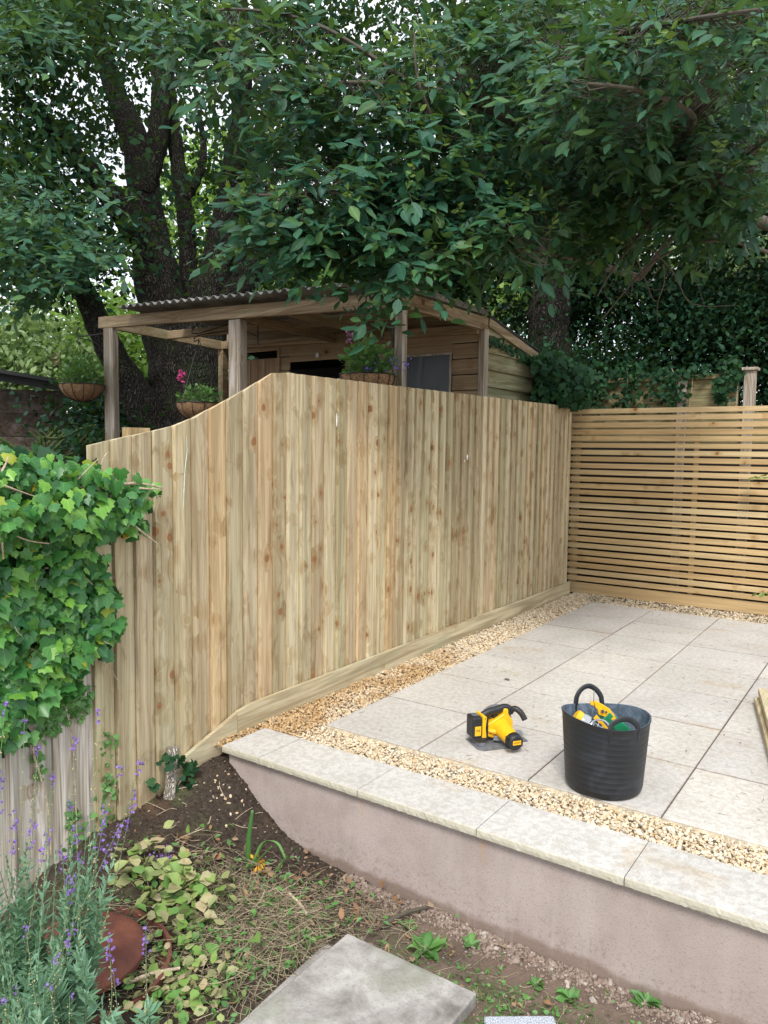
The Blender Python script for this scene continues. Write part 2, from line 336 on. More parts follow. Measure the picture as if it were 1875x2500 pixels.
k = g.mix(g.mr(g.noise(c, 3.1, 4), .5, .7, 0, .55), k, (.20, .22, .15)); k = g.mix(g.mr(f2, .5, .7, 0, .4), k, (.18, .17, .15))
M['oldslab'] = g.done(k, .92, g.bump(g.math('ADD', f1, f2), .5, .005), spec=.2)
M['granite'] = plain('granite', (.42, .45, .50), .8, nz=.45, sc=220, bmp=.5)
# rendered wall: pink-grey with a damp band near its foot and two rust runs below coping joints
g = NG('wall_render'); c = g.n('NewGeometry').outputs['Position']; sx = g.n('SeparateXYZ', {0: c}); f1 = g.noise(c, 5, 5, .6); f2 = g.noise(c, 150, 4, .7); f3 = g.noise(g.vmul(c, (9, 9, 1.6)), 1., 4)
f0 = g.noise(c, 2.1, 5, .6); k = g.mix(g.mr(f1, .35, .65), (.40, .33, .305), (.47, .39, .365)); k = g.mix(g.mr(f3, .45, .7, 0, .45), k, (.52, .445, .425)); k = g.mix(g.mr(f0, .48, .66, 0, .28), k, (.36, .295, .26))
k = g.mix(g.mr(sx.outputs[0], .3, 2.2, 0, .35), k, (.33, .27, .22))
k = g.mix(g.mr(f2, .54, .68, 0, .55), k, (.20, .16, .14)); k = g.mix(g.mr(g.math('MULTIPLY_ADD', f1, .08, sx.outputs[2]), -.335, -.365, 0, .7), k, (.20, .14, .105))
sp2 = g.noise(c, 55, 4, .7); k = g.mix(g.math('MULTIPLY', g.mr(sp2, .52, .64), g.mr(sx.outputs[2], -.20, -.36, 0, .4)), k, (.22, .16, .12)); k = g.mix(g.mr(g.noise(g.vmul(c, (22, 22, .9)), 1., 3), .56, .72, 0, .15), k, (.50, .44, .42))
for xs, w, ln in ((.625, .014, .19), (1.235, .02, .16)):
    dx = g.math('ABSOLUTE', g.math('SUBTRACT', g.math('MULTIPLY_ADD', g.noise(c, 30, 2), .02, sx.outputs[0]), xs+.01))
    mk = g.math('MULTIPLY', g.mr(dx, w, w*.2), g.math('MULTIPLY', g.mr(sx.outputs[2], -ln-.04, -.06), g.mr(f2, .35, .6)))
    k = g.mix(g.math('MULTIPLY', mk, .6), k, (.50, .30, .16))
M['render'] = g.done(k, .93, g.bump(g.math('ADD', g.math('MULTIPLY', f2, .8), f1), .5, .004), spec=.2)
# gravel stones and their bed
g = NG('gravel_stone'); c = g.coord(); r = g.rnd()
k = g.ramp(r, (0, (.66, .53, .35)), (.2, (.74, .64, .46)), (.36, (.54, .39, .22)), (.5, (.78, .70, .55)), (.68, (.70, .58, .40)), (.82, (.46, .43, .39)), (.9, (.60, .42, .22)), (1, (.82, .77, .66)))
wet = g.mr(g.noise(c, 1.6, 3), .40, .50, .25, .9); sy_ = g.n('SeparateXYZ', {0: c})
wet = g.math('MULTIPLY', wet, g.math('MULTIPLY', g.mr(sy_.outputs[0], .0, -.08), g.mr(sy_.outputs[1], 2.2, 1.3)))
k = g.mix(wet, k, g.mix(1., k, (.74, .58, .38), 'MULTIPLY')); k = g.mix(g.mr(g.noise(c, 120, 3), .4, .7, 0, .3), k, (.36, .27, .17))
M['gravel'] = g.done(k, .75, g.bump(g.noise(c, 200, 3), .3, .002), spec=.35)
M['bed'] = plain('gravel_bed', (.34, .26, .17), .95, nz=.4, sc=60, bmp=.6)
g = NG('rubble_stone'); r = g.rnd(); k = g.ramp(r, (0, (.24, .175, .14)), (.5, (.31, .245, .205)), (.8, (.19, .14, .11)), (1, (.45, .40, .35)))
M['rubble'] = g.done(k, .95, g.bump(g.noise(g.coord(), 150, 3), .4, .002), spec=.2)
g = NG('soil'); c = g.coord(); f1 = g.noise(c, 3, 6, .65); f2 = g.noise(c, 45, 6, .7); f3 = g.noise(c, 190, 4, .7)
k = g.ramp(f2, (.3, (.030, .023, .018)), (.5, (.060, .046, .036)), (.7, (.108, .084, .066))); k = g.mix(g.mr(f1, .52, .68, 0, .6), k, (.14, .08, .045))
k = g.mix(g.mr(f3, .60, .72, 0, .5), k, (.20, .16, .12)); sx = g.n('SeparateXYZ', {0: c})
k = g.mix(g.math('MULTIPLY', g.mr(sx.outputs[0], .55, 1.0, 0, .75), g.mr(f1, .3, .6, .4, 1)), k, g.mix(f2, (.16, .115, .085), (.30, .225, .18)))
gm = g.math('MULTIPLY', g.mr(g.noise(c, 4.5, 5, .7), .5, .62), g.mr(sx.outputs[1], -.62, -.8))
k = g.mix(g.math('MULTIPLY', gm, .5), k, (.09, .12, .045))
M['soil'] = g.done(k, .97, g.bump(g.math('ADD', f2, g.math('MULTIPLY', f3, .5)), .9, .012), spec=.15)
M['rust'] = None
g = NG('rusty_iron'); c = g.coord(); f1 = g.noise(c, 9, 5); f2 = g.noise(c, 140, 4)
k = g.ramp(f1, (.3, (.10, .036, .028)), (.5, (.15, .055, .040)), (.72, (.24, .09, .055))); k = g.mix(g.mr(f2, .5, .7, 0, .45), k, (.09, .045, .035))
M['rust'] = g.done(k, .8, g.bump(f2, .4, .002), spec=.3)
g = NG('corrugated_roof'); c = g.coord(); f1 = g.noise(c, 4, 5)
M['corr'] = g.done(g.mix(g.mr(f1, .4, .65), (.17, .17, .16), (.30, .295, .27)), .7, g.bump(g.noise(c, 60, 3), .2, .003), trans=.08)
g = NG('wrinkled_plastic'); c = g.coord(); f1 = g.noise(g.vmul(c, (2.6, 2.6, 1.6)), 1., 2, .4, 1.2)
M['plastic'] = g.done((.030, .038, .040), .30, g.bump(f1, .6, .04), spec=.35)
g = NG('coir_liner'); c = g.coord(); f1 = g.noise(g.vmul(c, (60, 60, 60)), 1., 5, .7, 2.)
M['coir'] = g.done(g.mix(g.mr(f1, .35, .65), (.16, .085, .045), (.50, .32, .18)), .95, g.bump(f1, 1., .012), spec=.1)
M['tub'] = None
g = NG('black_rubber_tub'); c = g.coord(); f1 = g.noise(c, 8, 6, .7, 1.); f2 = g.noise(g.vmul(c, (40, 40, 12)), 1., 5, .7, .8)
k = g.mix(g.mr(f1, .45, .75, 0, .6), (.016, .018, .021), (.045, .052, .062)); k = g.mix(g.mr(f2, .64, .78, 0, .5), k, (.16, .18, .2))
M['tub'] = g.done(k, .48, g.bump(f1, .1, .003), spec=.4)
g = NG('dusty_tub_inside'); c = g.coord(); f1 = g.noise(c, 14, 6, .75, 1.2); f2 = g.noise(g.vmul(c, (50, 50, 16)), 1., 5, .7, .8)
k = g.mix(g.mr(f1, .35, .7), (.055, .08, .11), (.16, .20, .26)); k = g.mix(g.mr(f2, .6, .75, 0, .6), k, (.36, .41, .48))
M['tubin'] = g.done(k, .7)
M['yel'] = plain('yellow_plastic', (.88, .47, .012), .42, nz=.06)
M['blk'] = plain('black_plastic', (.018, .019, .021), .5)
M['gry'] = plain('grey_plastic', (.22, .24, .26), .45)
M['met'] = plain('cast_metal', (.20, .215, .24), .45, metal=.3, nz=.15)
M['chrome'] = plain('polished_metal', (.45, .47, .51), .3, metal=.9, nz=.05)
M['green'] = plain('green_plastic', (.02, .24, .11), .4)
M['white'] = plain('white_mark', (.8, .82, .8), .5)
M['clear'] = plain('clear_bottle_plastic', (.34, .36, .37), .2)

# ------------------------------------------------------------ leaf and twig kernels
def tri(*f): return np.array(f)
OV = (np.array([[0, 0, 0], [-.12, .13, .03], [0, .14, -.01], [.12, .13, .03], [-.225, .37, .05], [0, .38, -.02], [.225, .37, .05], [-.215, .62, .04], [0, .63, -.03], [.215, .62, .04], [-.11, .84, .0], [0, .85, -.05], [.11, .84, .0], [0, 1, -.09]]),
      tri((0, 2, 1), (0, 3, 2), (1, 2, 5), (1, 5, 4), (2, 3, 6), (2, 6, 5), (4, 5, 8), (4, 8, 7), (5, 6, 9), (5, 9, 8), (7, 8, 11), (7, 11, 10), (8, 9, 12), (8, 12, 11), (10, 11, 13), (11, 12, 13)))
DI = (np.array([[0, 0, 0], [-.3, .5, .06], [.3, .5, .06], [0, 1, 0]]), tri((0, 2, 1), (1, 2, 3)))
ROUND = (np.array([[0, 0, 0], [-.36, .25, .05], [.36, .25, .05], [0, .4, -.02], [-.38, .6, .04], [.38, .6, .04], [0, 1, -.05]]),
         tri((0, 3, 1), (0, 2, 3), (1, 3, 4), (3, 2, 5), (4, 3, 6), (3, 5, 6)))
_o = [(0, 0), (.26, -.14), (.40, .02), (.54, .22), (.38, .38), (.42, .60), (.24, .66), (0, 1.0), (-.24, .66), (-.42, .60), (-.38, .38), (-.56, .20), (-.40, .02), (-.26, -.14)]
IV = (np.array([[0, .33, .04]]+[[x, y, -.16*abs(x)-.10*max(0, y-.4)] for x, y in _o]), tri(*[(0, 1+i, 1+(i+1) % 14) for i in range(14)]))
NAR = (np.array([[0, 0, 0], [-.09, .45, .03], [.09, .45, .03], [0, 1, -.05]]), tri((0, 2, 1), (1, 2, 3)))
def leaves(P, D, N, L, tm=OV, wj=.2, curl=1.):
    P, D, N = np.asarray(P, float), nrm(D), np.asarray(N, float)
    n = len(P); N = nrm(N-D*np.sum(N*D, 1, keepdims=True)); R = np.cross(D, N)
    T, F = tm; L = np.broadcast_to(np.asarray(L, float), (n,))[:, None, None]
    w = 1+rng.uniform(-wj, wj, (n, 1, 1)); c = curl*rng.uniform(-.6, 1.8, (n, 1, 1))
    V = P[:, None]+L*(R[:, None]*T[None, :, 0:1]*w+D[:, None]*T[None, :, 1:2]+N[:, None]*T[None, :, 2:3]*c)
    k = len(T); return V.reshape(-1, 3), (F[None]+(np.arange(n)*k)[:, None, None]).reshape(-1, 3)
def tubes(P, r0, r1, n=3):
    """P (N,K,3) polylines -> tri tubes"""
    N, K, _ = P.shape; T = nrm(np.gradient(P, axis=1)); ref = np.array([.31, .22, .93]); R = nrm(np.cross(T, ref)); U = np.cross(R, T)
    r0 = np.broadcast_to(r0, (N,)); r1 = np.broadcast_to(r1, (N,))
    rad = (r0[:, None]+(r1-r0)[:, None]*np.linspace(0, 1, K)[None])[:, :, None, None]
    a = np.arange(n)*2*np.pi/n
    V = P[:, :, None]+rad*(R[:, :, None]*np.cos(a)[:, None]+U[:, :, None]*np.sin(a)[:, None])
    F = []
    for i in range(K-1):
        for k in range(n):
            a_, b_, c_, d_ = i*n+k, i*n+(k+1) % n, (i+1)*n+(k+1) % n, (i+1)*n+k
            F += [(a_, b_, c_), (a_, c_, d_)]
    F = np.array(F); return V.reshape(-1, 3), (F[None]+(np.arange(N)*K*n)[:, None, None]).reshape(-1, 3)
def rv(n, s=1.): return rng.normal(0, s, (n, 3))
def curve(pts, K=24):
    """smooth polyline through control points"""
    P = np.array(pts, float); n = len(P); t = np.linspace(0, n-1, K); o = []
    for x in t:
        i = min(int(x), n-2); f = x-i; p0, p1, p2, p3 = P[max(i-1, 0)], P[i], P[i+1], P[min(i+2, n-1)]
        o.append(.5*((2*p1)+(-p0+p2)*f+(2*p0-5*p1+4*p2-p3)*f*f+(-p0+3*p1-3*p2+p3)*f**3))
    return np.array(o)
def sprays(B, D, Ls, m, lsize, tm=OV, droop=.25, up=.9, tw=.0022, spread=.8, toward=0.):
    """leafy twigs: base B, direction D, length Ls -> leaves (V,F), twigs (V,F)"""
    n = len(B); D = nrm(D); Ls = np.broadcast_to(Ls, (n,)).reshape(n, 1)
    side = nrm(np.cross(D, [0, 0, 1.])+rv(n, .05)); bend = rv(n, .12)
    def pos(t): t = np.asarray(t).reshape(1, -1, 1); return B[:, None]+D[:, None]*Ls[:, None]*t+(bend[:, None]+np.array([0, 0, -droop]))*Ls[:, None]*t**2
    tv = tubes(pos(np.linspace(0, 1, 5)), tw, tw*.35)
    ts = np.linspace(.12, 1, m); P = pos(ts).reshape(-1, 3)
    sg = np.where(np.arange(m) % 2, 1., -1.); sg[-1] = 0
    Dl = D[:, None]*(1-.45*np.abs(sg))[None, :, None]+side[:, None]*sg[None, :, None]*spread
    Dl = (Dl+rng.normal(0, .33, (n, m, 3))+np.array([0, 0, -.22])).reshape(-1, 3)
    N = (np.array([0, 0, up])-CF*toward+rng.normal(0, .42, (n, m, 3))).reshape(-1, 3)
    ls = (np.broadcast_to(lsize, (n,)).reshape(n, 1)*rng.uniform(.5, 1.25, (n, m))).ravel()
    return leaves(P, Dl, N, ls, tm), tv
def blob(u, v, d, ru, rv_, rd, n, shell=False):
    """n points in an ellipsoid seen at photo pixel (u,v), depth d; ru, rv_ in photo pixels, rd in metres"""
    q = rng.normal(0, 1, (n, 3)); q /= np.linalg.norm(q, axis=1, keepdims=True); q *= rng.uniform(0, 1, (n, 1))**(1/3.)
    dd = d+q[:, 2]*rd; uu = u+q[:, 0]*ru; vv = v+q[:, 1]*rv_
    P = CAM+(CF[None]+CR[None]*((uu-937.5)/FPX)[:, None]-CU[None]*((vv-1250)/FPX)[:, None])*dd[:, None]
    c = atD(u, v, d); return P, nrm(P-c)
K_ = 1.1302   # full-view pixel -> photo pixel

# ------------------------------------------------------------ terrain
def lin(a, b, s): return np.arange(a, b, s)
xs = np.unique(np.concatenate([np.linspace(-300, -12, 9), lin(-12, -1.2, .8), lin(-1.2, 3.2, .022), lin(3.2, 12, .8), np.linspace(12, 300, 9)]).round(4))
ys = np.unique(np.concatenate([np.linspace(-300, -12, 9), lin(-12, -2.6, .6), lin(-2.6, -.3, .022), lin(-.3, 12, .8), np.linspace(12, 400, 10)]).round(4))
def sst(a, b, x): t = np.clip((x-a)/(b-a), 0, 1); return t*t*(3-2*t)
def vnoise(x, y, s, seed=0):
    x, y = x/s, y/s; xi, yi = np.floor(x).astype(int), np.floor(y).astype(int); fx, fy = x-xi, y-yi; fx = fx*fx*(3-2*fx); fy = fy*fy*(3-2*fy)
    def h(i, j): n = (i*374761393+j*668265263+seed*144269) & 0xffffffff; n = ((n ^ (n >> 13))*1274126177) & 0xffffffff; return ((n ^ (n >> 16)) & 0xffff)/65535.
    return (h(xi, yi)*(1-fx)+h(xi+1, yi)*fx)*(1-fy)+(h(xi, yi+1)*(1-fx)+h(xi+1, yi+1)*fx)*fy-.5
def height(x, y):
    x, y = np.asarray(x, float), np.asarray(y, float)
    d = np.maximum(x+.37, 0)
    m = .235*(1-sst(0, .85, d))*sst(-1.95, -1.05, y)+.12*np.exp(-(np.hypot(x+.28, y+.52)/.26)**2)
    heap = .075*np.exp(-(((x-.42)/.34)**2+((y+1.02)/.22)**2))
    g = -.435+m+heap+.028*vnoise(x, y, .21, 1)+.016*vnoise(x, y, .08, 2)+.010*vnoise(x, y, .035, 3)
    under = sst(-.50, -.38, y)*sst(-.38, -.30, x); g = g*(1-under)+(-.14)*under
    nb = sst(-.40, -.52, x); g = g*(1-nb)+(-.10)*nb
    return g
X, Y = np.meshgrid(xs, ys); Z = height(X, Y); nx, ny = len(xs), len(ys)
i, j = np.meshgrid(np.arange(nx-1), np.arange(ny-1)); a = (j*nx+i).ravel()
tag(fast('ground', np.stack([X, Y, Z], -1).reshape(-1, 3), np.stack([a, a+1, a+1+nx, a+nx], 1), M['soil']), kind='structure')
def gz(x, y): return float(height(np.array(x), np.array(y)))

# ------------------------------------------------------------ patio, wall
MB().box((-.36, -.40, -.6), (5.2, 4.80, -.038)).build('patio_base', M['bed'])['kind'] = 'structure'
mb = MB(); SY = .6093
for i in range(8):
    for j in range(7):
        x0, y0 = i*.6, j*SY; e = .0022; dz = rng.uniform(-.002, .0015)
        mb.box((x0+e, y0+e, -.036), (x0+.6-e, y0+SY-e, dz))
tag(mb.build('patio', M['slab'], bevel=.0035), kind='structure')
tag(MB().prism([(-.030, -.036), (-.002, -.036), (-.0005, -.006), (-.006, -.004)], (-.01, 0, 0), (0, 1, 0), (0, 0, 1), (4.85, 0, 0)).build('mortar_edge', plain('mortar', (.46, .39, .28), .95, nz=.25, sc=40, bmp=.5)), kind='structure')
rw = thing('retaining_wall', 'low pink-grey rendered retaining wall capped with pale stone slabs along the patio front', 'wall', (.9, -.5, -.45))
MB().box((-.223, -.515, -.75), (5.2, -.27, -.0385)).build('wall_body', M['render'], rw, bevel=.004)
def rough_slab(lo, hi, amp=.0020, st=.012):
    """stone slab with a rough hewn front edge"""
    nx_ = max(2, int((hi[0]-lo[0])/st)); ny_ = 10; X_ = np.linspace(lo[0], hi[0], nx_+1); mb = MB()
    prof = [(lo[1]+.006, lo[2]), (lo[1], lo[2]+.006), (lo[1]-.001, lo[2]+.02), (lo[1]+.001, hi[2]-.004), (lo[1]+.004, hi[2]), (hi[1], hi[2]), (hi[1], lo[2])]
    V = []
    for x in X_:
        for k, (y, z) in enumerate(prof):
            dy = rng.normal(0, amp*.32) if k < 4 else (rng.normal(0, amp*.2) if k == 4 else 0); dz = rng.normal(0, amp*.45) if k in (0, 1) else 0
            V.append((x, y+dy, z+dz))
    n = len(prof); F = [(i*n+k, i*n+(k+1) % n, (i+1)*n+(k+1) % n, (i+1)*n+k) for i in range(nx_) for k in range(n)]
    F = [f[::-1] for f in F]+[tuple(range(n)), tuple(nx_*n+k for k in range(n-1, -1, -1))]
    mb.add(V, F); return mb
for x0, x1 in ((-.236, .018), (.022, .621), (.625, 1.218), (1.222, 1.813), (1.817, 2.413), (2.417, 3.013), (3.017, 3.613)):
    rough_slab((x0, -.548, -.0375), (x1, -.236+rng.uniform(-.002, .002), rng.uniform(-.0015, .0015))).build('coping_slab', M['cope'], rw)

# gravel: three strips of real stones
ICO_V = nrm(np.array([(0, 1, 1.618), (0, -1, 1.618), (0, 1, -1.618), (0, -1, -1.618), (1, 1.618, 0), (-1, 1.618, 0), (1, -1.618, 0), (-1, -1.618, 0), (1.618, 0, 1), (-1.618, 0, 1), (1.618, 0, -1), (-1.618, 0, -1)]))
ICO_F = np.array([(0, 1, 8), (0, 9, 1), (0, 8, 4), (0, 4, 5), (0, 5, 9), (8, 10, 4), (4, 10, 2), (4, 2, 5), (5, 2, 11), (5, 11, 9), (9, 11, 7), (7, 11, 3), (7, 3, 6), (7, 6, 1), (1, 6, 8), (8, 6, 10), (1, 9, 7), (10, 6, 3), (10, 3, 2), (11, 2, 3)])
def stones(P, r, flat=.6):
    n = len(P); q = nrm(rng.normal(0, 1, (n, 4))); w, x, y, z = q.T
    R = np.stack([1-2*(y*y+z*z), 2*(x*y-z*w), 2*(x*z+y*w), 2*(x*y+z*w), 1-2*(x*x+z*z), 2*(y*z-x*w), 2*(x*z-y*w), 2*(y*z+x*w), 1-2*(x*x+y*y)], 1).reshape(n, 3, 3)
    sc = np.stack([rng.uniform(.85, 1.35, n), rng.uniform(.6, 1.05, n), rng.uniform(.4, .8, n)], 1)*np.asarray(r).reshape(-1, 1)
    V = ICO_V[None]*(1+rng.uniform(-.28, .22, (n, 12, 1)))*sc[:, None]; V = np.einsum('nij,nkj->nki', R, V); V[:, :, 2] *= flat+.25
    V += np.asarray(P)[:, None]; return V.reshape(-1, 3), (ICO_F[None]+(np.arange(n)*12)[:, None, None]).reshape(-1, 3)
def strip(x0, x1, y0, y1, dens, r, zt=-.006, crown=0.):
    n = int((x1-x0)*(y1-y0)*dens); x, y = rng.uniform(x0, x1, n), rng.uniform(y0, y1, n)
    z = rng.uniform(-.030, zt, n)+crown; return np.stack([x, y, z], 1), rng.uniform(.6, 1.25, n)*r
pts, rr = zip(strip(-.345, -.006, -.22, 1.6, 8200, .0095), strip(-.35, -.006, 1.6, 4.72, 6500, .0105), strip(.0, 3.6, -.228, -.012, 12000, .0088),
              strip(-.02, 3.5, 4.29, 4.71, 5200, .011, -.012), strip(-.34, -.245, -.52, -.2, 7500, .009, -.012))
# a little gravel spilt on the bare soil
n = 26; sx_, sy_2 = rng.normal(-.10, .06, n), rng.normal(-.66, .06, n); sp = np.stack([sx_, sy_2, height(sx_, sy_2)+.004], 1)
V, F = stones(np.concatenate(list(pts)+[sp]), np.concatenate(list(rr)+[rng.uniform(.005, .011, n)]))
tag(fast('gravel', V, F, M['gravel'], smooth=False), kind='stuff')
# crumbled rubble at the wall foot
n = 5200; x = rng.uniform(.55, 2.6, n); y = -.52-np.abs(rng.normal(0, .055, n)); z = height(x, y)+.002
n2 = 1500; x2 = rng.uniform(.2, 2.5, n2); y2 = rng.uniform(-1.4, -.55, n2)
V, F = stones(np.stack([np.r_[x, x2], np.r_[y, y2], np.r_[z, height(x2, y2)]], 1), np.r_[rng.gamma(2.4, .0020, n), rng.gamma(2., .002, n2)])
tag(fast('rubble', V, F, M['rubble'], smooth=False), 'crumbly pinkish rubble scattered along the foot of the rendered wall', 'rubble', kind='stuff')
n = 7300; x = np.r_[rng.uniform(-.36, .75, 6500), rng.uniform(-.22, .7, 800)]; y = np.r_[rng.uniform(-1.5, -.52, 6500), -.517-np.abs(rng.normal(0, .012, 800))]
V, F = stones(np.stack([x, y, height(x, y)+.001], 1), rng.gamma(2.2, .0017, n))
g = NG('soil_crumb'); M['crumb'] = g.done(g.ramp(g.rnd(), (0, (.038, .028, .021)), (.6, (.070, .052, .040)), (.93, (.10, .076, .058)), (1, (.4, .34, .27))), .97, spec=.1)
tag(fast('soil_crumbs', V, F, M['crumb'], smooth=False), 'dark crumbs of soil on the bare slope below the gravel board', 'soil', kind='stuff')

# ------------------------------------------------------------ new closeboard fence (slightly out of line with the patio)
def fx(y): return -.362-.009*(y+.3)
TOP = [(-1.207, 1.521), (-.692, 1.628), (-.40, 1.755), (-.011, 1.942), (4.60, 1.982)]
def ztop(y): return float(np.interp(y, [p[0] for p in TOP], [p[1] for p in TOP]))
GB = [(-1.25, -.30), (-.75, -.06), (-.352, .104), (-.26, .118), (4.62, .121)]
fe = thing('closeboard_fence', 'tall new pale timber fence of overlapping vertical boards with a sloping stepped top', 'fence', (-.37, 1.7, 0))
mb = MB(); y = -1.207; i = 0
while y < 4.60:
    w = rng.uniform(.112, .121); y1 = min(y+w, 4.615); t0, t1 = .030, .006
    zb0 = (.06 if y > -.30 else -.52); a, b = ztop(y), ztop(y1); xx = fx(y)
    # feather-edge section: thick left edge lapping over the thin edge of its neighbour
    j = rng.uniform(-.0015, .0015)
    P = [(xx-.012, y, zb0), (xx+t0*.55+j, y, zb0), (xx-.003+j, y1-.0045, zb0), (xx-.012, y1-.0045, zb0)]
    Q = [(p[0], p[1], (a if k in (0, 1) else b)+rng.uniform(-.0012, .0012)) for k, p in enumerate(P)]
    mb.add(P+Q, [(3, 2, 1, 0), (4, 5, 6, 7), (0, 1, 5, 4), (1, 2, 6, 5), (2, 3, 7, 6), (3, 0, 4, 7)])
    y = y1; i += 1
mb.build('board_panel', M['new'], fe, bevel=.0012, seg=1)
mb = MB().prism([(-.352, .104), (-.352, -.02), (-.30, -.04), (4.62, -.05), (4.62, .121), (-.26, .119)], (fx(-.35)+.014, 0, 0), (0, 1, 0), (0, 0, 1), (.022, 0, 0))
for v in range(len(mb.v)): p = mb.v[v]; mb.v[v] = (p[0]-.009*(p[1]+.35), p[1], p[2])
mb.build('gravel_board', M['newY'], fe, bevel=.003)
mb = MB().prism([(-.354, .100), (-.80, -.055), (-.83, -.25), (-.735, -.176), (-.50, -.105), (-.354, -.04)], (fx(-.4)+.014, 0, 0), (0, 1, 0), (0, 0, 1), (.024, 0, 0))
tag(mb.build('gravel_board', M['newY'], fe, bevel=.003), 'short sloping end length of gravel board')
for yy in (-1.0, .9, 2.75, 4.5):
    MB().box((fx(yy)-.12, yy-.05, -.5), (fx(yy)-.055, yy+.05, ztop(yy)-.06)).build('post', M['slatZ'], fe)
for zz in (.35, 1.05, 1.42):
    MB().bar((fx(-1.15)-.033, -1.15, zz), (fx(4.58)-.033, 4.58, zz+(.3 if zz > 1.2 else 0)), .04, .06).build('rail', M['newY'], fe)
MB().box((fx(-.9)-.08, -.97, 1.50), (fx(-.9)-.02, -.86, 1.605)).build('post_cap', M['slatZ'], fe)
# small marks on the boards
mb = MB()
for (u, v, a, b) in ((822, 1025, .006, .045), (1141, 1116, .013, .022), (1134, 1125, .006, .012)):
    p = atX(u, v, -.345); mb.lathe([(.0, 0), (1, .0005), (0, .001)], p, (1, 0, 0), 10, cap=False)
    for k in range(len(mb.v)-30, len(mb.v)): q = np.array(mb.v[k]); q = p+(q-p)*np.array([1, a, b]); mb.v[k] = tuple(q)
mb.build('paint_mark', M['white'], fe)
mb = MB(); mb.tube([atX(455, 1065, -.348), atX(457, 1100, -.348), atX(452, 1140, -.348), atX(449, 1200, -.348), atX(448, 1245, -.348)], [.001, .002, .002, .003, .001], 5, flat=1)
tag(mb.build('paint_mark', plain('pale_green_drip', (.55, .68, .62), .5), fe), 'thin pale blue-green drip running down a board')

# ------------------------------------------------------------ slatted fence
sf = thing('slatted_fence', 'new golden timber fence of narrow horizontal slats closing the far end of the patio', 'fence', (1.2, 4.75, 0))
mb = MB(); pitch = .0716
for k in range(26):
    z1 = 1.962-k*pitch; dz = rng.uniform(-.003, .003); xa = -.455+rng.uniform(-.004, .004)
    mb.box((xa, 4.735+rng.uniform(-.002, .002), z1-.050+dz), (3.9, 4.757, z1+dz*.6))
mb.build('slat_panel', M['slat'], sf, bevel=.002, seg=1)
MB().box((-.45, 4.758, -.02), (3.9, 4.778, .098)).build('bottom_board', M['slat'], sf, bevel=.002)
for xx, w in ((-.44, .075), (.80, .045), (2.02, .045), (3.3, .045)):
    MB().box((xx, 4.7575, .0985), (xx+w, 4.80, 1.955)).build('batten', M['slatZ'], sf)
# ------------------------------------------------------------ weathered fence on the left, under the ivy
of = thing('weathered_fence', 'old grey weathered board fence half hidden under ivy, in front of the new fence', 'fence', (-.37, -1.6, -.4))
mb = MB(); yy = -1.135
for k, w in enumerate((.105, .155, .20, .15, .15, .15, .2, .2, .2)):
    mb.box((-.385+(k % 2)*.010, yy-w-.012*(k % 2), -.62), (-.360+(k % 2)*.014, yy+.012*(k % 2)*(k > 1), 1.22+rng.uniform(-.03, .03))); yy -= w
mb.build('board_panel', M['old'], of, bevel=.002, seg=1)
MB().bar((-.41, -1.14, 1.0), (-.41, -2.7, 1.0), .04, .07).build('rail', M['old'], of)
# ------------------------------------------------------------ old fence and post behind the slatted one
YB = 5.3
bf = thing('panel_fence', 'old greenish timber panel fence with ivy on it, behind the slatted fence', 'fence', (.4, YB, 0))
L0, L1 = atY(1240*K_, 828*K_, YB), atY(1602*K_, 800*K_, YB)
mb = MB(); n = 12
for k in range(n):
    a, b = L0+(L1-L0)*k/n, L0+(L1-L0)*(k+1)/n
for k in range(7):
    z1 = L1[2]-.08-k*.32; mb.box((L0[0]-.8, YB-.01+.004*(k % 2), z1-.325), (L1[0]-.02, YB+.012, z1))
mb.build('board_panel', M['backfence'], bf, bevel=.002)
tag(MB().box((L0[0]-.8, YB-.04, -.1), (4.2, YB-.0135, 1.62)).build('shade_panel', M['dark'], bf), 'added near-black panel standing in for the shade behind the slats')  # near-black sheet paints the shade between the two fences
MB().box((L0[0]-.8, YB-.035, L1[2]-.078), (L1[0]-.02, YB+.035, L1[2]-.03)).build('top_rail', M['backfence'], bf, bevel=.004)
for xx in (L0[0]-.2, .45*(L0[0]+L1[0])+.35):
    MB().box((xx-.045, YB-.07, -.1), (xx+.045, YB-.012, L1[2]-.085)).build('post', M['post'], bf)
b_x0 = atY(1640*K_, 805*K_, YB)[0]
mb = MB()
mb.box((L1[0]-.06, YB+.013, .9), (4.2, YB+.03, 1.93))
mb.build('board_panel', M['backfence'], bf, bevel=.002)
fp = thing('fence_post', 'square weathered fence post with a flat cap, standing behind the slatted fence', 'post', atY(1622*K_, 870*K_, YB+.0)*[1, 1, 0])
a, b = atY(1610*K_, 805*K_, YB), atY(1634*K_, 805*K_, YB); tz = atY(1622*K_, 797*K_, YB)[2]
MB().box((a[0], YB-.06, -.1), (b[0], YB+.04, tz-.02)).build('shaft', M['post'], fp, bevel=.004)
MB().box((a[0]-.025, YB-.085, tz-.0195), (b[0]+.025, YB+.065, tz+.012)).build('cap', M['post'], fp, bevel=.006)
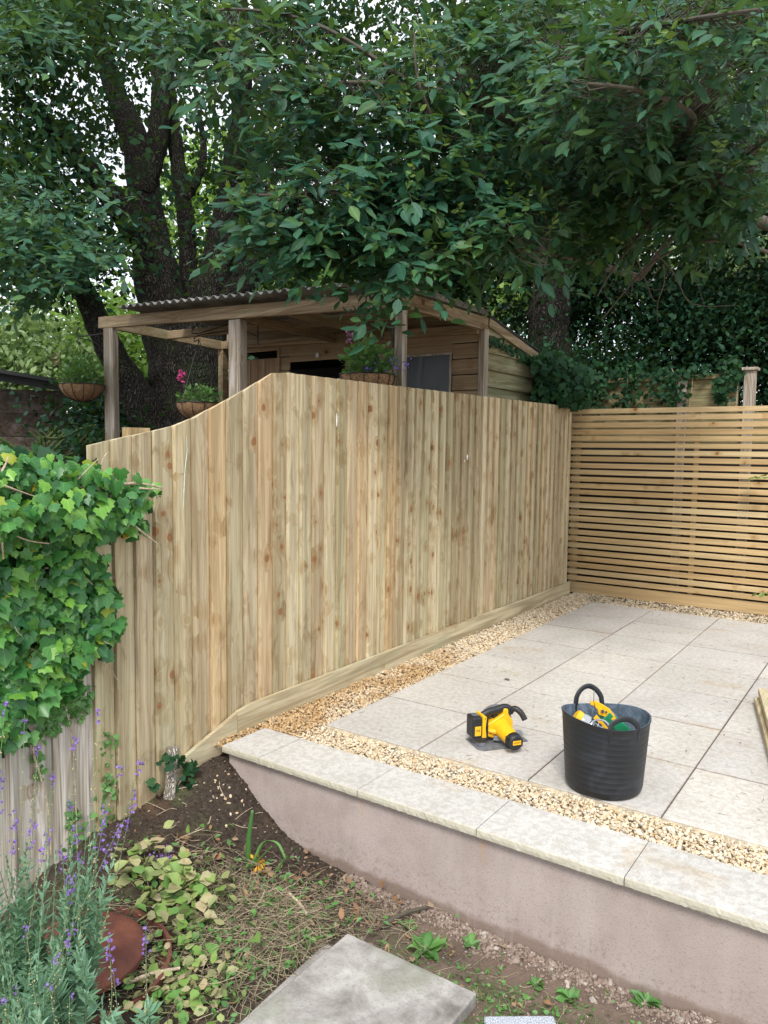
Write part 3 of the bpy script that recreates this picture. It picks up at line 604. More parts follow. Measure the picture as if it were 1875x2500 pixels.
# ------------------------------------------------------------ shed with porch
sh = thing('garden_shed', 'brown timber garden shed with an open porch under a corrugated roof, behind the new fence', 'shed', (-2.5, 3.2, -.1))
FY = 1.80; SF = 3.2; XR = -.75; XL = -4.15
def B(name, p, q, w, h, mat, up=(0, 0, 1), bev=.004): return MB().bar(p, q, w, h, up).build(name, M[mat], sh, bevel=bev)
B('front_beam', (-4.52, FY, 2.80), (-.66, FY, 2.665), .05, .115, 'beamX')
B('side_beam', (XR, FY+.03, 2.675), (XR, SF+.06, 2.68), .05, .12, 'beamY')
B('side_beam', (-4.43, FY+.03, 2.79), (XL, SF, 2.695), .05, .10, 'beamY')
B('rafter', (-4.33, 2.5, 2.745), (XR-.03, 2.5, 2.70), .05, .085, 'beamX')
B('wall_plate', (XL-.05, SF-.03, 2.70), (XR-.03, SF-.03, 2.63), .05, .085, 'beamX')
B('rafter', (-2.50, FY+.03, 2.70), (-2.45, SF-.06, 2.66), .05, .09, 'beamY'); B('rafter', (-1.9, FY+.03, 2.69), (-1.85, SF-.06, 2.65), .05, .09, 'beamY')
def post(u0, u1, y, z, d=.09, nm='post'):
    a, b = atY(u0*K_, 760*K_, y), atY(u1*K_, 760*K_, y); return MB().box((a[0], y-.02, -.1), (b[0], y-.02+d, z)).build(nm, M['post'], sh, bevel=.004)
post(227, 247, FY, 2.74, .07); post(497, 522, FY, 2.665, .09); post(855, 872, FY, 2.61, .07)
MB().box((XR-.03, SF-.02, -.1), (XR+.028, SF+.07, 2.63)).build('post', M['post'], sh, bevel=.004)
MB().box((XL-.045, SF-.05, -.1), (XL+.035, SF+.03, 2.65)).build('post', M['beamY'], sh, bevel=.004)
# corrugated roof: front edge over the porch, falling to the back
def corr(x0, x1, y0, y1, zf, per=.105, amp=.017):
    xs_ = np.linspace(x0, x1, int((x1-x0)/per*8)); ys_ = np.linspace(y0, y1, 14); V = []
    for y in ys_:
        for x in xs_: V.append((x, y, zf(x, y)+amp*math.sin(2*math.pi*x/per)))
    n = len(xs_); F = [(j*n+i, j*n+i+1, (j+1)*n+i+1, (j+1)*n+i) for j in range(13) for i in range(n-1)]
    return np.array(V), np.array(F)
def zr(x, y): return 2.745+(x+.66)*-.032-.0*(y-1.7) if y < 3.25 else 2.745+(x+.66)*-.032-(y-3.25)*.175
V, F = corr(-3.95, -.70, 1.60, 3.25, lambda x, y: zr(x, y)+.034)
o = fast('porch_roof', V, F, M['corr'], sh); m = o.modifiers.new('s', 'SOLIDIFY'); m.thickness = .004
V, F = corr(-4.3, XR+.03, 3.26, 5.6, lambda x, y: 2.765-(y-3.25)*.175)
o = fast('shed_roof', V, F, M['felt'], sh); m = o.modifiers.new('s', 'SOLIDIFY'); m.thickness = .012
# side wall, lapped boards
mb = MB(); z = -.1
def side_top(y): return 2.70-(y-3.27)*.178
for k in range(18):
    z0, z1 = -.1+k*.158, -.1+(k+1)*.158+.012
    ye = 5.6 if z1 < side_top(5.6) else min(5.6, 3.27+(2.70-z1)/.178)
    if z0 > 2.69: break
    y_lo = SF+.072
    ye2 = min(5.6, 3.27+max(0, (2.70-z0))/.178)
    if ye2 <= y_lo: break
    zz1 = min(z1, 2.70); ye = max(ye, y_lo)
    t = .034; P = [(XR-.014, y_lo, z0), (XR-.014+t, y_lo, z0), (XR-.014+t, ye2, z0), (XR-.014, ye2, z0), (XR-.014, y_lo, zz1), (XR-.006, y_lo, zz1), (XR-.006, ye, zz1), (XR-.014, ye, zz1)]
    mb.add(P, [(3, 2, 1, 0), (4, 5, 6, 7), (0, 1, 5, 4), (1, 2, 6, 5), (2, 3, 7, 6), (3, 0, 4, 7)])
mb.build('side_wall', M['cladY'], sh)
B('fascia', (XR+.022, SF+.075, 2.70), (XR+.022, 5.6, 2.70-(5.6-3.27)*.178), .022, .085, 'beamY')
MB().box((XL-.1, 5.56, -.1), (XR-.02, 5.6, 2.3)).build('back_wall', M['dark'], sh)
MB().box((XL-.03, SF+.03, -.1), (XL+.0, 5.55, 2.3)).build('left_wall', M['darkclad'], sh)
# front wall with door bay on the left, an opening, and a sheeted window
def wx(u): return atY(u*K_, 800*K_, SF)[0]
def wz(u, v): return atY(u*K_, v*K_, SF)[2]
o0, o1, w0, w1 = wx(625), wx(745), wx(872), wx(972); dx0 = wx(605); ot, wt = 2.455, 2.43
mb = MB(); z = 2.66; k = 0
while z > .0:
    z0 = z-.145
    for (xa, xb) in ((dx0, o0), (o1, w0-.02), (w1+.02, XR-.035)):
        mb.box((xa, SF+.009*(k % 2), z0+.007), (xb, SF+.02, z))
    if z0 >= ot: mb.box((o0, SF+.004*(k % 2), z0), (o1, SF+.02, z)) 
    elif z > ot: mb.box((o0, SF+.004*(k % 2), ot), (o1, SF+.02, z))
    if z0 >= wt: mb.box((w0-.02, SF+.004*(k % 2), z0), (w1+.02, SF+.02, z))
    elif z > wt: mb.box((w0-.02, SF+.004*(k % 2), wt), (w1+.02, SF+.02, z))
    if z0 < .9: mb.box((o0, SF+.004*(k % 2), z0), (o1, SF+.02, min(z, .9))); mb.box((w0-.02, SF+.004*(k % 2), z0), (w1+.02, SF+.02, min(z, .9)))
    z = z0-.002; k += 1
mb.build('front_wall', M['clad'], sh)
MB().box((XL+.03, SF+.021, 2.60), (XR-.02, SF+.04, 2.835)).build('gable_board', M['clad'], sh)
wn = MB().box((w0, SF-.006, .92), (w1, SF+.004, wt-.01)).build('window', M['plastic'], sh)
mb = MB(); mb.box((w0-.02, SF-.012, wt-.012), (w1+.02, SF-.0005, wt+.008)); mb.box((w1, SF-.012, .9), (w1+.018, SF-.0005, wt-.013)); mb.box((w0-.018, SF-.012, .9), (w0, SF-.0005, wt-.013))
mb.build('frame', M['post'], wn)
mb = MB()
for k in range(7):
    xa = XL+.04+k*(dx0-.04-XL)/7; mb.box((xa, SF+.03+.003*(k % 2), -.1), (xa+(dx0-.04-XL)/7-.004, SF+.05, wz(560, 775)))
mb.build('door', M['cladZ'], sh)
MB().box((dx0-.035, SF-.01, -.1), (dx0-.0005, SF+.03, 2.655)).build('door_post', M['clad'], sh)
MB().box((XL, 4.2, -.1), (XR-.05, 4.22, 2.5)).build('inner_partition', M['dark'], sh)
p = atY(775, 867, SF-.01); MB().lathe([(.02, -.01), (.028, 0), (.02, .008)], p, (0, -1, 0), 14).build('vent_disc', M['white'], sh)
# little solar lamp / tin hanging inside the porch
# ------------------------------------------------------------ dark shed at the far left and the green trellis
ds = thing('timber_shed', 'dark brown horizontal-board shed with a black felt roof at the left edge', 'shed', atD(0, 1100, 11)*[1, 1, 0]+[0, 0, -.1])
a, b = atD(-260, 905, 10.6), atD(141*K_, 842*K_, 11.2); b2 = atD(196*K_, 905*K_, 11.35)
dirx = nrm((b-a)*[1, 1, 0]); up = V3(0, 0, 1); nor = nrm(np.cross(dirx, up))
mb = MB(); Ln = np.linalg.norm((b2-a)[:2]); z = b[2]-.02
for k in range(17):
    l1 = np.linalg.norm((b-a)[:2]) if k < 2 else Ln
    c0 = a*[1, 1, 0]+up*(z-.165)+nor*(.012*(k % 2)); P = []
    mb.prism([(0, -.006), (l1, -.006), (l1, .168), (0, .168)], c0, dirx, up, -nor*.02); z -= .165
mb.build('wall', M['darkclad'], ds)
ra = atD(-260, 880, 10.3); rb = atD(143*K_, 828*K_, 10.9)
mb = MB(); mb.bar(ra*[1, 1, 0]+up*(rb[2]+.32), rb, .5, .05); mb.build('roof', M['felt'], ds)
mb = MB(); mb.bar(ra*[1, 1, 0]+up*(rb[2]+.24)-CF*.1, rb-up*.07-CF*.1, .03, .12); mb.build('fascia', M['felt'], ds)
tr = thing('trellis_fence', 'low green painted fence with diamond lattice and a rising curved top, by the dark shed', 'trellis', atD(150, 1100, 9.2)*[1, 1, 0])
P0, P1 = atD(20, 1085, 9.2), atD(300, 1085, 9.9); dx_ = nrm((P1-P0)*[1, 1, 0]); 
def tp(u, v): d = 9.2+(u-20)/280*.7; return atD(u, v, d)
mb = MB(); mb.bar(tp(92, 1065)*1., tp(94, 1200), .12, .05, up=dx_); mb.bar(tp(104, 1066), tp(105, 1200), .05, .05, up=dx_); mb.build('post', M['greenwood'], tr)
mb = MB(); mb.tube(curve([tp(105, 1068), tp(140, 1070), tp(170, 1060), tp(200, 1046), tp(235, 1038)], 14), .02, 6); mb.build('top_rail', M['greenwood'], tr)
mb = MB(); mb.tube(curve([tp(0, 1070), tp(30, 1090), tp(60, 1100), tp(86, 1106)], 10), .03, 6); mb.tube(curve([tp(108, 1112), tp(160, 1112), tp(240, 1085)], 10), .02, 6); mb.build('lower_rail', M['greenwood'], tr)
mb = MB()
for k in range(12):
    u0 = 70+k*15
    a_, b_ = tp(u0, 1112), tp(u0+62, 1050)
    mb.bar(a_, b_, .018, .008, up=-CF); a_, b_ = tp(u0+62, 1112), tp(u0, 1050); mb.bar(a_+CF*.012, b_+CF*.012, .018, .008, up=-CF)
mb.build('lattice', M['greenwood'], tr)
# boards hiding the low ground behind the trellis
tag(MB().prism([(0, 0), (4.2, 0), (4.2, 1.35), (0, 1.35)], tp(-120, 1130)*[1, 1, 0]+V3(.2, .3, -.1), dx_, up, nor*.03).build('dark_board_fence', M['darkclad']), 'dark low board fence just behind the green trellis', 'fence')
# ------------------------------------------------------------ hanging baskets
def basket(c, R, label, kindp, hook, post_p, flower, n=260, ls=.04):
    t = thing('hanging_basket', label, 'hanging basket', c+V3(0, 0, -R*.75), 'coir lined hanging baskets around the shed porch')
    prof = [(R*math.sin(a), -R*.78*math.cos(a)) for a in np.linspace(.18, math.pi/2, 9)]
    MB().lathe([(.001, -R*.78)]+prof+[(R*.93, .0), (R*.9, -.03), (.001, -.035)], c, n=28, cap=False, wave=lambda a, z: 1+.02*math.sin(7*a)+.012*math.sin(19*a+z*40)).build('coir_liner', M['coir'], t, smooth=True)
    mb = MB(); ring = [c+V3(R*1.02*math.cos(a), R*1.02*math.sin(a), .004) for a in np.linspace(0, 2*math.pi, 29)]; mb.tube(ring, .005, 5)
    for k in range(12):
        a = k*math.pi/6; mb.tube([c+V3(1.03*r*math.cos(a), 1.03*r*math.sin(a), z-.004) for r, z in prof], .0035, 4)
    mb.build('wire_frame', M['black'], t)
    mb = MB()
    for k in range(3):
        a = k*2.094+.5; mb.tube([c+V3(R*math.cos(a), R*math.sin(a), 0), hook], .003, 4)
    mb.build('chain', M['black'], t)
    mb = MB(); d = hook-post_p
    mb.tube(curve([post_p+V3(0, 0, -.28), post_p+V3(0, 0, -.05), post_p, post_p+d*.5+V3(0, 0, .03), hook+V3(0, 0, .06), hook+d*.12+V3(0, 0, .10), hook+d*.02+V3(0, 0, .15), hook-d*.08+V3(0, 0, .10)], 30), .006, 6)
    mb.tube(curve([post_p+V3(0, 0, -.2), post_p+d*.35+V3(0, 0, -.06), hook+V3(0, 0, .04), hook+d*.08+V3(0, 0, -.0), hook], 14), .005, 6); mb.build('bracket', M['black'], t)
    q = nrm(rv(n)); q[:, 2] = np.abs(q[:, 2])*1.1; P = c+q*R*rng.uniform(.35, 1.05, (n, 1))*[1, 1, kindp]+[0, 0, .0]
    l = leaves(P, q+rv(n, .5), V3(0, 0, 1)+rv(n, .5), rng.uniform(.7, 1.3, n)*ls, ROUND); fast('plant', *l, M['baskplant'], t)
    st = tubes(np.stack([np.broadcast_to(c, P.shape), c+(P-c)*.5+rv(n, .01), P], 1), .0016, .001); fast('stems', *st, M['toadstem'], t)
    for (mname, nm, u0, v0, dd, cnt, s, sprd) in flower:
        p = atD(u0, v0, dd); P = p+rv(cnt, 1.)*np.array(sprd); l = leaves(P, rv(cnt), rv(cnt)+[0, 0, .5], s, ROUND); fast(nm, *l, M[mname], t)
    return t
c1 = atD(200, 940, 7.9); basket(c1, .215, 'coir lined hanging basket with round green leaves, left of the leftmost porch post', 1.35, atD(195, 835, 7.9), V3(-4.46, FY, 2.68), [('deadleaf', 'dark_flower', 137, 875, 7.8, 14, .03, (.01, .01, .04))], 300, .055)
c2 = atD(487, 985, 7.5); basket(c2, .22, 'hanging basket with one magenta bloom, in shade beside the large trunk', .75, c2+V3(0, 0, .62), c2+V3(.5, .3, .85), [('pink', 'flower', 442, 922, 7.4, 26, .035, (.012, .012, .04))], 220, .04)
c3 = atD(896, 917, 5.75); basket(c3, .205, 'hanging basket of bright green leaves with blue and mauve flowers under the porch beam', 1.35, c3+V3(0, 0, .64), V3(-.79, FY-.02, 2.55), [('blue', 'flower', 960, 885, 5.65, 46, .018, (.07, .05, .04)), ('mauve', 'flower', 859, 818, 5.7, 26, .03, (.02, .02, .025)), ('blue', 'flower', 898, 900, 5.6, 10, .018, (.03, .02, .02))], 300, .055)

# ------------------------------------------------------------ tools on the patio: circular saw
ang = math.radians(53); SU = V3(math.cos(ang), math.sin(ang), 0); SV = V3(math.sin(ang), -math.cos(ang), 0); SW = V3(0, 0, 1); SO = V3(.875, .345, .002)
def sp_(u, v, w): return SO+SU*u+SV*v+SW*w
SR = np.stack([SU, SV, SW], 1)
saw = thing('circular_saw', 'yellow and black cordless circular saw standing on the patio slabs', 'power saw', SO); saw.scale = (.93, .93, .93)
mb = MB().prism([(-.165, -.07), (.160, -.07), (.160, .060), (.11, .060), (.10, .115), (-.135, .115), (-.165, .085)], SO+SW*.002, SU, SV, SW*.004)
for k in range(9):
    for l in range(4):
        s = 1 if (k+l) % 2 else -1; mb.bar(sp_(-.115+k*.025, .0+l*.027-.004*s, .0068), sp_(-.115+k*.025+.010, .0+l*.027+.004*s, .0068), .003, .003)
mb.box((-.145, .060, .006), (-.110, .066, .022), SR, SO); mb.box((-.147, -.07, .001), (-.141, .06, .016), SR, SO)
mb.build('base_plate', M['met'], saw, bevel=.001)
def disc(name, mat, R, v0, v1, c, a0=0, a1=2*math.pi, parent=saw, n=40):
    poly = [(R*math.cos(a), R*math.sin(a)) for a in np.linspace(a0, a1, n)]
    return MB().prism(poly, sp_(c[0], v0, c[1]), SU, SW, SV*(v1-v0)).build(name, M[mat], parent, bevel=.003)
disc('blade_guard', 'met', .098, -.066, -.030, (.005, .092), -.25, math.pi+.35)
disc('lower_guard', 'chrome', .088, -.064, -.034, (.012, .092), -2.4, -.1)
mb = MB(); n = 24
poly = []
for k in range(n*2): r = .083 if k % 2 else .078; a = math.pi*k/n; poly.append((r*math.cos(a), r*math.sin(a)))
MB().prism(poly, sp_(.005, -.050, .095), SU, SW, SV*.002).build('blade', M['chrome'], saw)
MA = nrm(SV-SW*.14)
mb = MB(); mb.lathe([(.055, -.035), (.054, -.01), (.049, .04), (.044, .10), (.042, .160)], sp_(.01, 0, .085), MA, 28); mb.build('motor_housing', M['yel'], saw, smooth=True, bevel=.002)
mc = MB(); mc.lathe([(.0425, .152), (.0465, .158), (.0465, .180), (.044, .195), (.036, .202), (.0, .2025)], sp_(.01, 0, .085), MA, 28, cap=False)
for k in range(7): mc.box((-.046, .158, -.052+k*.009), (-.037, .196, -.048+k*.009), SR, sp_(.01, 0, .085))
mcap = mc.build('motor_cap', M['blk'], saw, smooth=True)
MB().box((-.022, .2005, -.034), (.026, .2035, -.010), SR, sp_(.01, 0, .085)).build('label_plate', M['yel'], mcap)
body = [(-.085, .045), (-.04, .028), (.06, .035), (.085, .06), (.082, .12), (.058, .150), (.05, .188), (.022, .192), (.02, .160), (-.005, .145), (-.045, .125), (-.080, .110)]
MB().prism(body, sp_(0, -.028, 0), SU, SW, SV*.052).build('body', M['yel'], saw, bevel=.008, seg=3)
mb = MB(); mb.tube([sp_(-.03, .03, .10), sp_(-.005, .048, .088), sp_(.03, .055, .075)], [.008, .011, .008], 8); mb.tube([sp_(-.07, .02, .075), sp_(-.02, .044, .07), sp_(.05, .05, .06)], [.012, .016, .012], 8)
mb.build('housing_rib', M['yel'], saw, smooth=True)
mb = MB(); mb.tube(curve([sp_(-.105, .0, .150), sp_(-.06, 0, .172), (sp_(-.01, 0, .180)), sp_(.035, 0, .190), sp_(.065, 0, .178), sp_(.075, 0, .15)], 18), [.019]*14+[.020, .021, .020, .017], 12, flat=1.15); mb.build('rear_handle', M['blk'], saw, smooth=True)
mb = MB(); mb.tube(curve([sp_(.072, .005, .155), sp_(.085, .01, .178), sp_(.10, .025, .182), sp_(.122, .045, .160), sp_(.136, .060, .128)], 16), [.012, .013, .014]+[.0165]*13, 12); mb.build('front_handle', M['blk'], saw, smooth=True)
mb = MB(); mb.box((-.178, -.042, .045), (-.118, .048, .165), SR, SO); bt = mb.build('battery', M['blk'], saw, bevel=.012, seg=3)
MB().box((-.165, .0485, .062), (-.128, .050, .115), SR, SO).build('battery_label', M['yel'], bt, bevel=.002)
mb = MB(); [mb.box((-.160+k*.009, -.02, .1655), (-.156+k*.009, .02, .1675), SR, SO) for k in range(4)]; mb.build('grip_rib', M['gry'], bt)
mb = MB(); mb.prism([(-.118, .045), (-.092, .045), (-.098, .10), (-.092, .160), (-.108, .174), (-.118, .17)], sp_(0, -.040, 0), SU, SW, SV*.088); mb.build('battery_mount', M['yel'], saw, bevel=.004)
mb = MB(); mb.prism([(-.092, .035), (-.080, .035), (-.080, .15), (-.087, .16)], sp_(0, -.034, 0), SU, SW, SV*.076); mb.build('mount_edge', M['blk'], saw, bevel=.003)
mb = MB(); mb.lathe([(.013, 0), (.013, .02)], sp_(-.03, .03, .035), SV, 12); mb.tube([sp_(-.05, .045, .03), sp_(.01, .05, .022)], .006, 6); mb.box((.11, -.02, .004), (.15, .015, .04), SR, SO); mb.build('depth_lever', M['gry'], saw, bevel=.002)
mb = MB()
for (u_, w_, r_) in ((-.06, .058, .004), (.055, .165, .006), (.06, .06, .004), (-.02, .118, .0035), (-.105, .155, .003)): mb.lathe([(r_, .0), (r_, .0018)], sp_(u_, .0245 if u_ > -.1 else .0485, w_), SV, 10)
mb.build('screw', M['blk'], saw)
MB().bar(sp_(-.035, 0, .142), sp_(-.005, 0, .158), .012, .018).build('trigger', M['blk'], saw, bevel=.003)
def text(s, size, o, ex, ey, mat, name, parent, ext=.0004):
    cu = bpy.data.curves.new(name, 'FONT'); cu.body = s; cu.size = size; cu.extrude = ext; cu.align_x = 'CENTER'; cu.align_y = 'CENTER'
    t = bpy.data.objects.new('tmp', cu); COL.objects.link(t); dg = bpy.context.evaluated_depsgraph_get(); me = bpy.data.meshes.new_from_object(t.evaluated_get(dg)); bpy.data.objects.remove(t)
    ex, ey = nrm(ex), nrm(ey); ez = np.cross(ex, ey); org = ORG[parent.as_pointer()]
    for v in me.vertices: p = np.array(v.co); v.co = o+ex*p[0]+ey*p[1]+ez*p[2]-org
    me.materials.clear(); me.materials.append(mat); q = link(name, me, parent); ORG[q.as_pointer()] = org; return q
text('DEWALT', .0098, sp_(.012, .2038, .063), SU, SW, M['blk'], 'lettering', mcap)
text('XR', .020, sp_(-.1465, .0503, .090), SU, SW, M['blk'], 'lettering', bt)

# ------------------------------------------------------------ flexible tub with tools
TC = V3(1.503, .150, .002)
tub = thing('flexible_tub', 'black rubber tub with two loop handles standing on the patio slabs', 'tub', TC)
hx = nrm(V3(-.70, .71, 0)*1.); hax = math.atan2(hx[1], hx[0])
def rimz(a): return .335-.012*math.cos(2*(a-hax))*1.+.010*math.cos(a-hax-1.9)
def rimr(a): return 1+.03*math.cos(2*(a-hax+1.2))
def tubwall(prof, n=72):
    V = []
    for r, z in prof:
        for k in range(n):
            a = 2*math.pi*k/n; f = z/.335; s = 1+(rimr(a)-1)*f; V.append(TC+V3(r*s*math.cos(a), r*s*math.sin(a), z+(rimz(a)-.335)*f))
    K = len(prof); return np.array(V), np.array([(i*n+k, i*n+(k+1) % n, (i+1)*n+(k+1) % n, (i+1)*n+k) for i in range(K-1) for k in range(n)])
prof = [(.001, 0), (.150, 0), (.163, .006), (.169, .02)]
z = .035
while z < .32:
    r = .169+.025*z/.335; prof += [(r, z-.0020), (r+.0005, z-.0007), (r+.0005, z+.0007), (r, z+.0020)]; z += .026
prof += [(.1935, .322), (.1965, .326), (.1965, .334), (.194, .335)]
V, F = tubwall(prof); MBt = MB().add(V, F)
MBt.build('wall', M['tub'], tub, smooth=True)
V, F = tubwall([(.194, .335), (.190, .334), (.188, .31), (.160, .02), (.15, .008), (.001, .008)]); MB().add(V, F).build('inner_wall', M['tubin'], tub, smooth=True)
def handle(a0, lift, lean):
    pts = []; m = 30; half = .37
    for t in np.linspace(0, 1, m):
        a = a0+half*(2*t-1)*(1-.12*math.sin(math.pi*t)**2); h = lift*math.sin(math.pi*t)**.42; r = (.193+lean*h)*rimr(a)
        pts.append(TC+V3(r*math.cos(a), r*math.sin(a), rimz(a)-.008+h))
    mb = MB(); out = V3(math.cos(a0), math.sin(a0), 0)
    T = nrm(np.gradient(np.array(pts), axis=0)); V = []
    for p, t in zip(pts, T):
        s = nrm(np.cross(t, out)); 
        for k in range(10): b = 2*math.pi*k/10; V.append(p+s*.0125*math.cos(b)+out*.0048*math.sin(b))
    F = [(i*10+k, i*10+(k+1) % 10, (i+1)*10+(k+1) % 10, (i+1)*10+k) for i in range(m-1) for k in range(10)]
    mb.add(V, F)
    for sgn in (-1, 1):   # moulded roots running down the wall
        a = a0+sgn*half; R_ = .193*rimr(a); z0 = rimz(a); er = V3(math.cos(a), math.sin(a), 0)
        pts_ = [TC+er*(R_+.001-.075*(1-t)*.11)+V3(0, 0, z0-.085*(1-t)) for t in (0, .5, 1)]
        mb.tube(pts_, [.006, .008, .011], 8, flat=.5, up=tuple(er))
    return mb.build('handle', M['tub'], tub, smooth=True)
handle(hax, .092, .0); handle(hax+math.pi, .055, -.25)
def tt(u, v, w): return TC+CRh*u+CFh*v+V3(0, 0, w)
CRh = nrm(CR*[1, 1, 0]); CFh = nrm(CF*[1, 1, 0])
MB().lathe([(.15, .06), (.165, .10), (.12, .16), (.05, .185), (.0, .19)], TC, n=20, cap=False).build('dark_heap', M['blk']); o = bpy.data.objects['dark_heap']  # plain dark heap the tools rest on, its contents unseen
tag(o, 'dark heap under the tools at the bottom of the black tub', 'bag')
t = thing('plastic_bottle', 'clear bottle with a yellow shaker cap lying in the black tub', 'bottle', tt(-.09, -.03, .2))
ax = nrm(CRh*.62+CFh*-.1-V3(0, 0, .42)); b0 = tt(-.128, -.02, .318)
MB().lathe([(.030, .0), (.036, .012), (.039, .03), (.039, .10), (.030, .115)], b0, ax, 24).build('body', M['clear'], t, smooth=True)
MB().lathe([(.028, -.020), (.034, -.014), (.034, .004), (.031, .006)], b0, ax, 24).build('cap', M['yel'], t, smooth=True)
mb = MB()
for k in range(3):
    c_ = b0+ax*(.045+.02*k); e1 = nrm(np.cross(ax, CFh)); e1 = e1 if e1[2] > 0 else -e1
    e2 = -CFh; n_ = nrm(e1*.75+e2*.6); s_ = nrm(np.cross(ax, n_)); 
    for l in (-1, 1): mb.prism([(-.007, -.007), (.007, -.007), (.007, .007), (-.007, .007)], c_+n_*.0385+s_*l*.009, ax, s_, n_*.001)
mb.build('sticker', M['blk'], t)
t = thing('hand_tool', 'yellow hand tool with a metal pivot propped across the black tub', 'hand tool', tt(0, 0, .2))
e1 = nrm(CRh*.78-V3(0, 0, .62)); e2 = nrm(np.cross(e1, CFh)*-1); e2 = e2 if e2[2] > 0 else -e2; oo = tt(-.035, .02, .325)
poly = [(-.035, .000), (-.02, .016), (.02, .024), (.055, .028), (.085, .020), (.11, .010), (.12, -.006), (.095, -.004), (.075, -.012), (.05, -.016), (.03, -.024), (.015, -.010), (-.01, -.006), (-.028, -.012)]
oo = oo+V3(0, 0, .035); MB().prism(poly, oo, e1, e2, CFh*.014).build('body', M['yel'], t, bevel=.002)
mb = MB(); mb.lathe([(.008, 0), (.008, .006)], oo+e1*.03-CFh*.004, -CFh, 12); mb.lathe([(.005, 0), (.005, .006)], oo+e1*.045+e2*.008-CFh*.004, -CFh, 12); mb.tube(curve([oo+e1*-.06+e2*.05, oo+e1*-.03+e2*.012, oo+e1*.0+e2*-.012, oo+e1*.02+e2*-.03], 12), [.002, .004, .005, .005]+[.005]*8, 6, flat=.4); mb.build('steel_jaw', M['chrome'], t, smooth=True)
mb = MB(); mb.prism([(.0, -.012), (.10, -.03), (.16, -.03), (.165, -.05), (.08, -.048), (.0, -.035)], oo+CFh*-.03-V3(0, 0, .02), e1, e2, CFh*.012); mb.build('lower_handle', M['yel'], t, bevel=.002)
t = thing('tool_box', 'green plastic box tilted inside the black tub behind the yellow tool', 'box', tt(.06, .05, .2))
e1 = nrm(CRh*.72-V3(0, 0, .6)+CFh*.1); e2 = nrm(np.cross(CFh, e1)); e2 = e2 if e2[2] > 0 else -e2; e3 = np.cross(e1, e2); Rm = np.stack([e1, e2, e3], 1)
MB().box((-.03, -.03, -.035), (.12, .02, .035), Rm, tt(.03, .055, .305)).build('body', M['green'], t, bevel=.006)
MB().box((-.026, .0205, -.028), (.02, .0245, .028), Rm, tt(.03, .055, .305)).build('latch', M['gry'], t, bevel=.002)
t = MB(); c_ = tt(-.045, -.07, .300); t.tube([c_+e_ for e_ in [CRh*.04*math.cos(a)+(V3(0, 0, .8)+CFh*.5)*.032*math.sin(a) for a in np.linspace(0, 2*math.pi, 25)]], .0045, 8)
tag(t.build('steel_ring', M['chrome'], smooth=True), 'bright steel hoop resting on the tools in the black tub', 'ring')

# ------------------------------------------------------------ timber lengths at the right edge
for k, (z, off, lab) in enumerate(((.002, -.02, 'lower of two pale timber boards lying on the patio at the right edge'), (.046, .0, 'upper of two pale timber boards lying on the patio at the right edge'))):
    a, b = V3(1.985+off, 1.86-k*.0+off, z+.02), V3(2.37+off, .15, z+.02)
    if k: a = V3(1.975, 1.90, z+.02)
    tag(MB().bar(a, b, .19, .04).build('timber_board', M['slatZ' if 0 else 'newY'], bevel=.003), lab, 'timber', 'timber boards at the right edge of the patio')

# ------------------------------------------------------------ litter on the slabs
n = 420; x = rng.uniform(.05, 3.2, n); y = rng.uniform(.02, 4.2, n); d = rng.uniform(0, 6.28, n); ln = rng.gamma(2, .008, n)
P = np.stack([x, y, np.full(n, .003)], 1); D = np.stack([np.cos(d), np.sin(d), 0*d], 1)
V, F = tubes(np.stack([P, P+D*ln[:, None]*.5+rv(n, .002)*[1, 1, 0], P+D*ln[:, None]], 1), .0011, .0006)
n = 70; x = rng.uniform(.05, 3.2, n); y = rng.uniform(.02, 4.2, n); P = np.stack([x, y, np.full(n, .004)], 1)
V2, F2 = leaves(P, rv(n)*[1, 1, .1], V3(0, 0, 1)+rv(n, .2), rng.uniform(.008, .02, n), OV)
n = 900; x = rng.uniform(-.1, 3.2, n); y = rng.uniform(4.26, 4.6, n); P3 = np.stack([x, y, np.full(n, .008)], 1); V3_, F3 = leaves(P3, rv(n)*[1, 1, .3], V3(0, 0, 1)+rv(n, .5), rng.uniform(.012, .035, n), OV)
g = NG('litter'); M['litter'] = g.done(g.ramp(g.rnd(), (0, (.06, .045, .035)), (.5, (.12, .09, .07)), (.9, (.10, .13, .07)), (1, (.3, .14, .08))), .9)
V, F = cat_([(V, F), (V2, F2), (V3_, F3)]); tag(fast('leaf_litter', V, F, M['litter']), 'tiny twigs and dead leaf scraps scattered over the pale slabs', 'litter', kind='stuff')
for (u, v, L_, lab) in ((1232, 1656, .055, 'grey dry curled leaf lying alone on the slabs in front of the fence'), (1265, 1730, .05, 'small dull green leaf lying behind the circular saw'), (1850, 1738, .08, 'pale green leaf beside the timber boards')):
    p = atZ(u, v, .006); V, F = leaves(p[None], nrm(V3(.9, -.5, 0.1))[None], V3(0, 0, 1)[None], [L_], OV); tag(fast('fallen_leaf', V, F, M['cutleaf'] if L_ > .06 else M['litter']), lab, 'leaf')

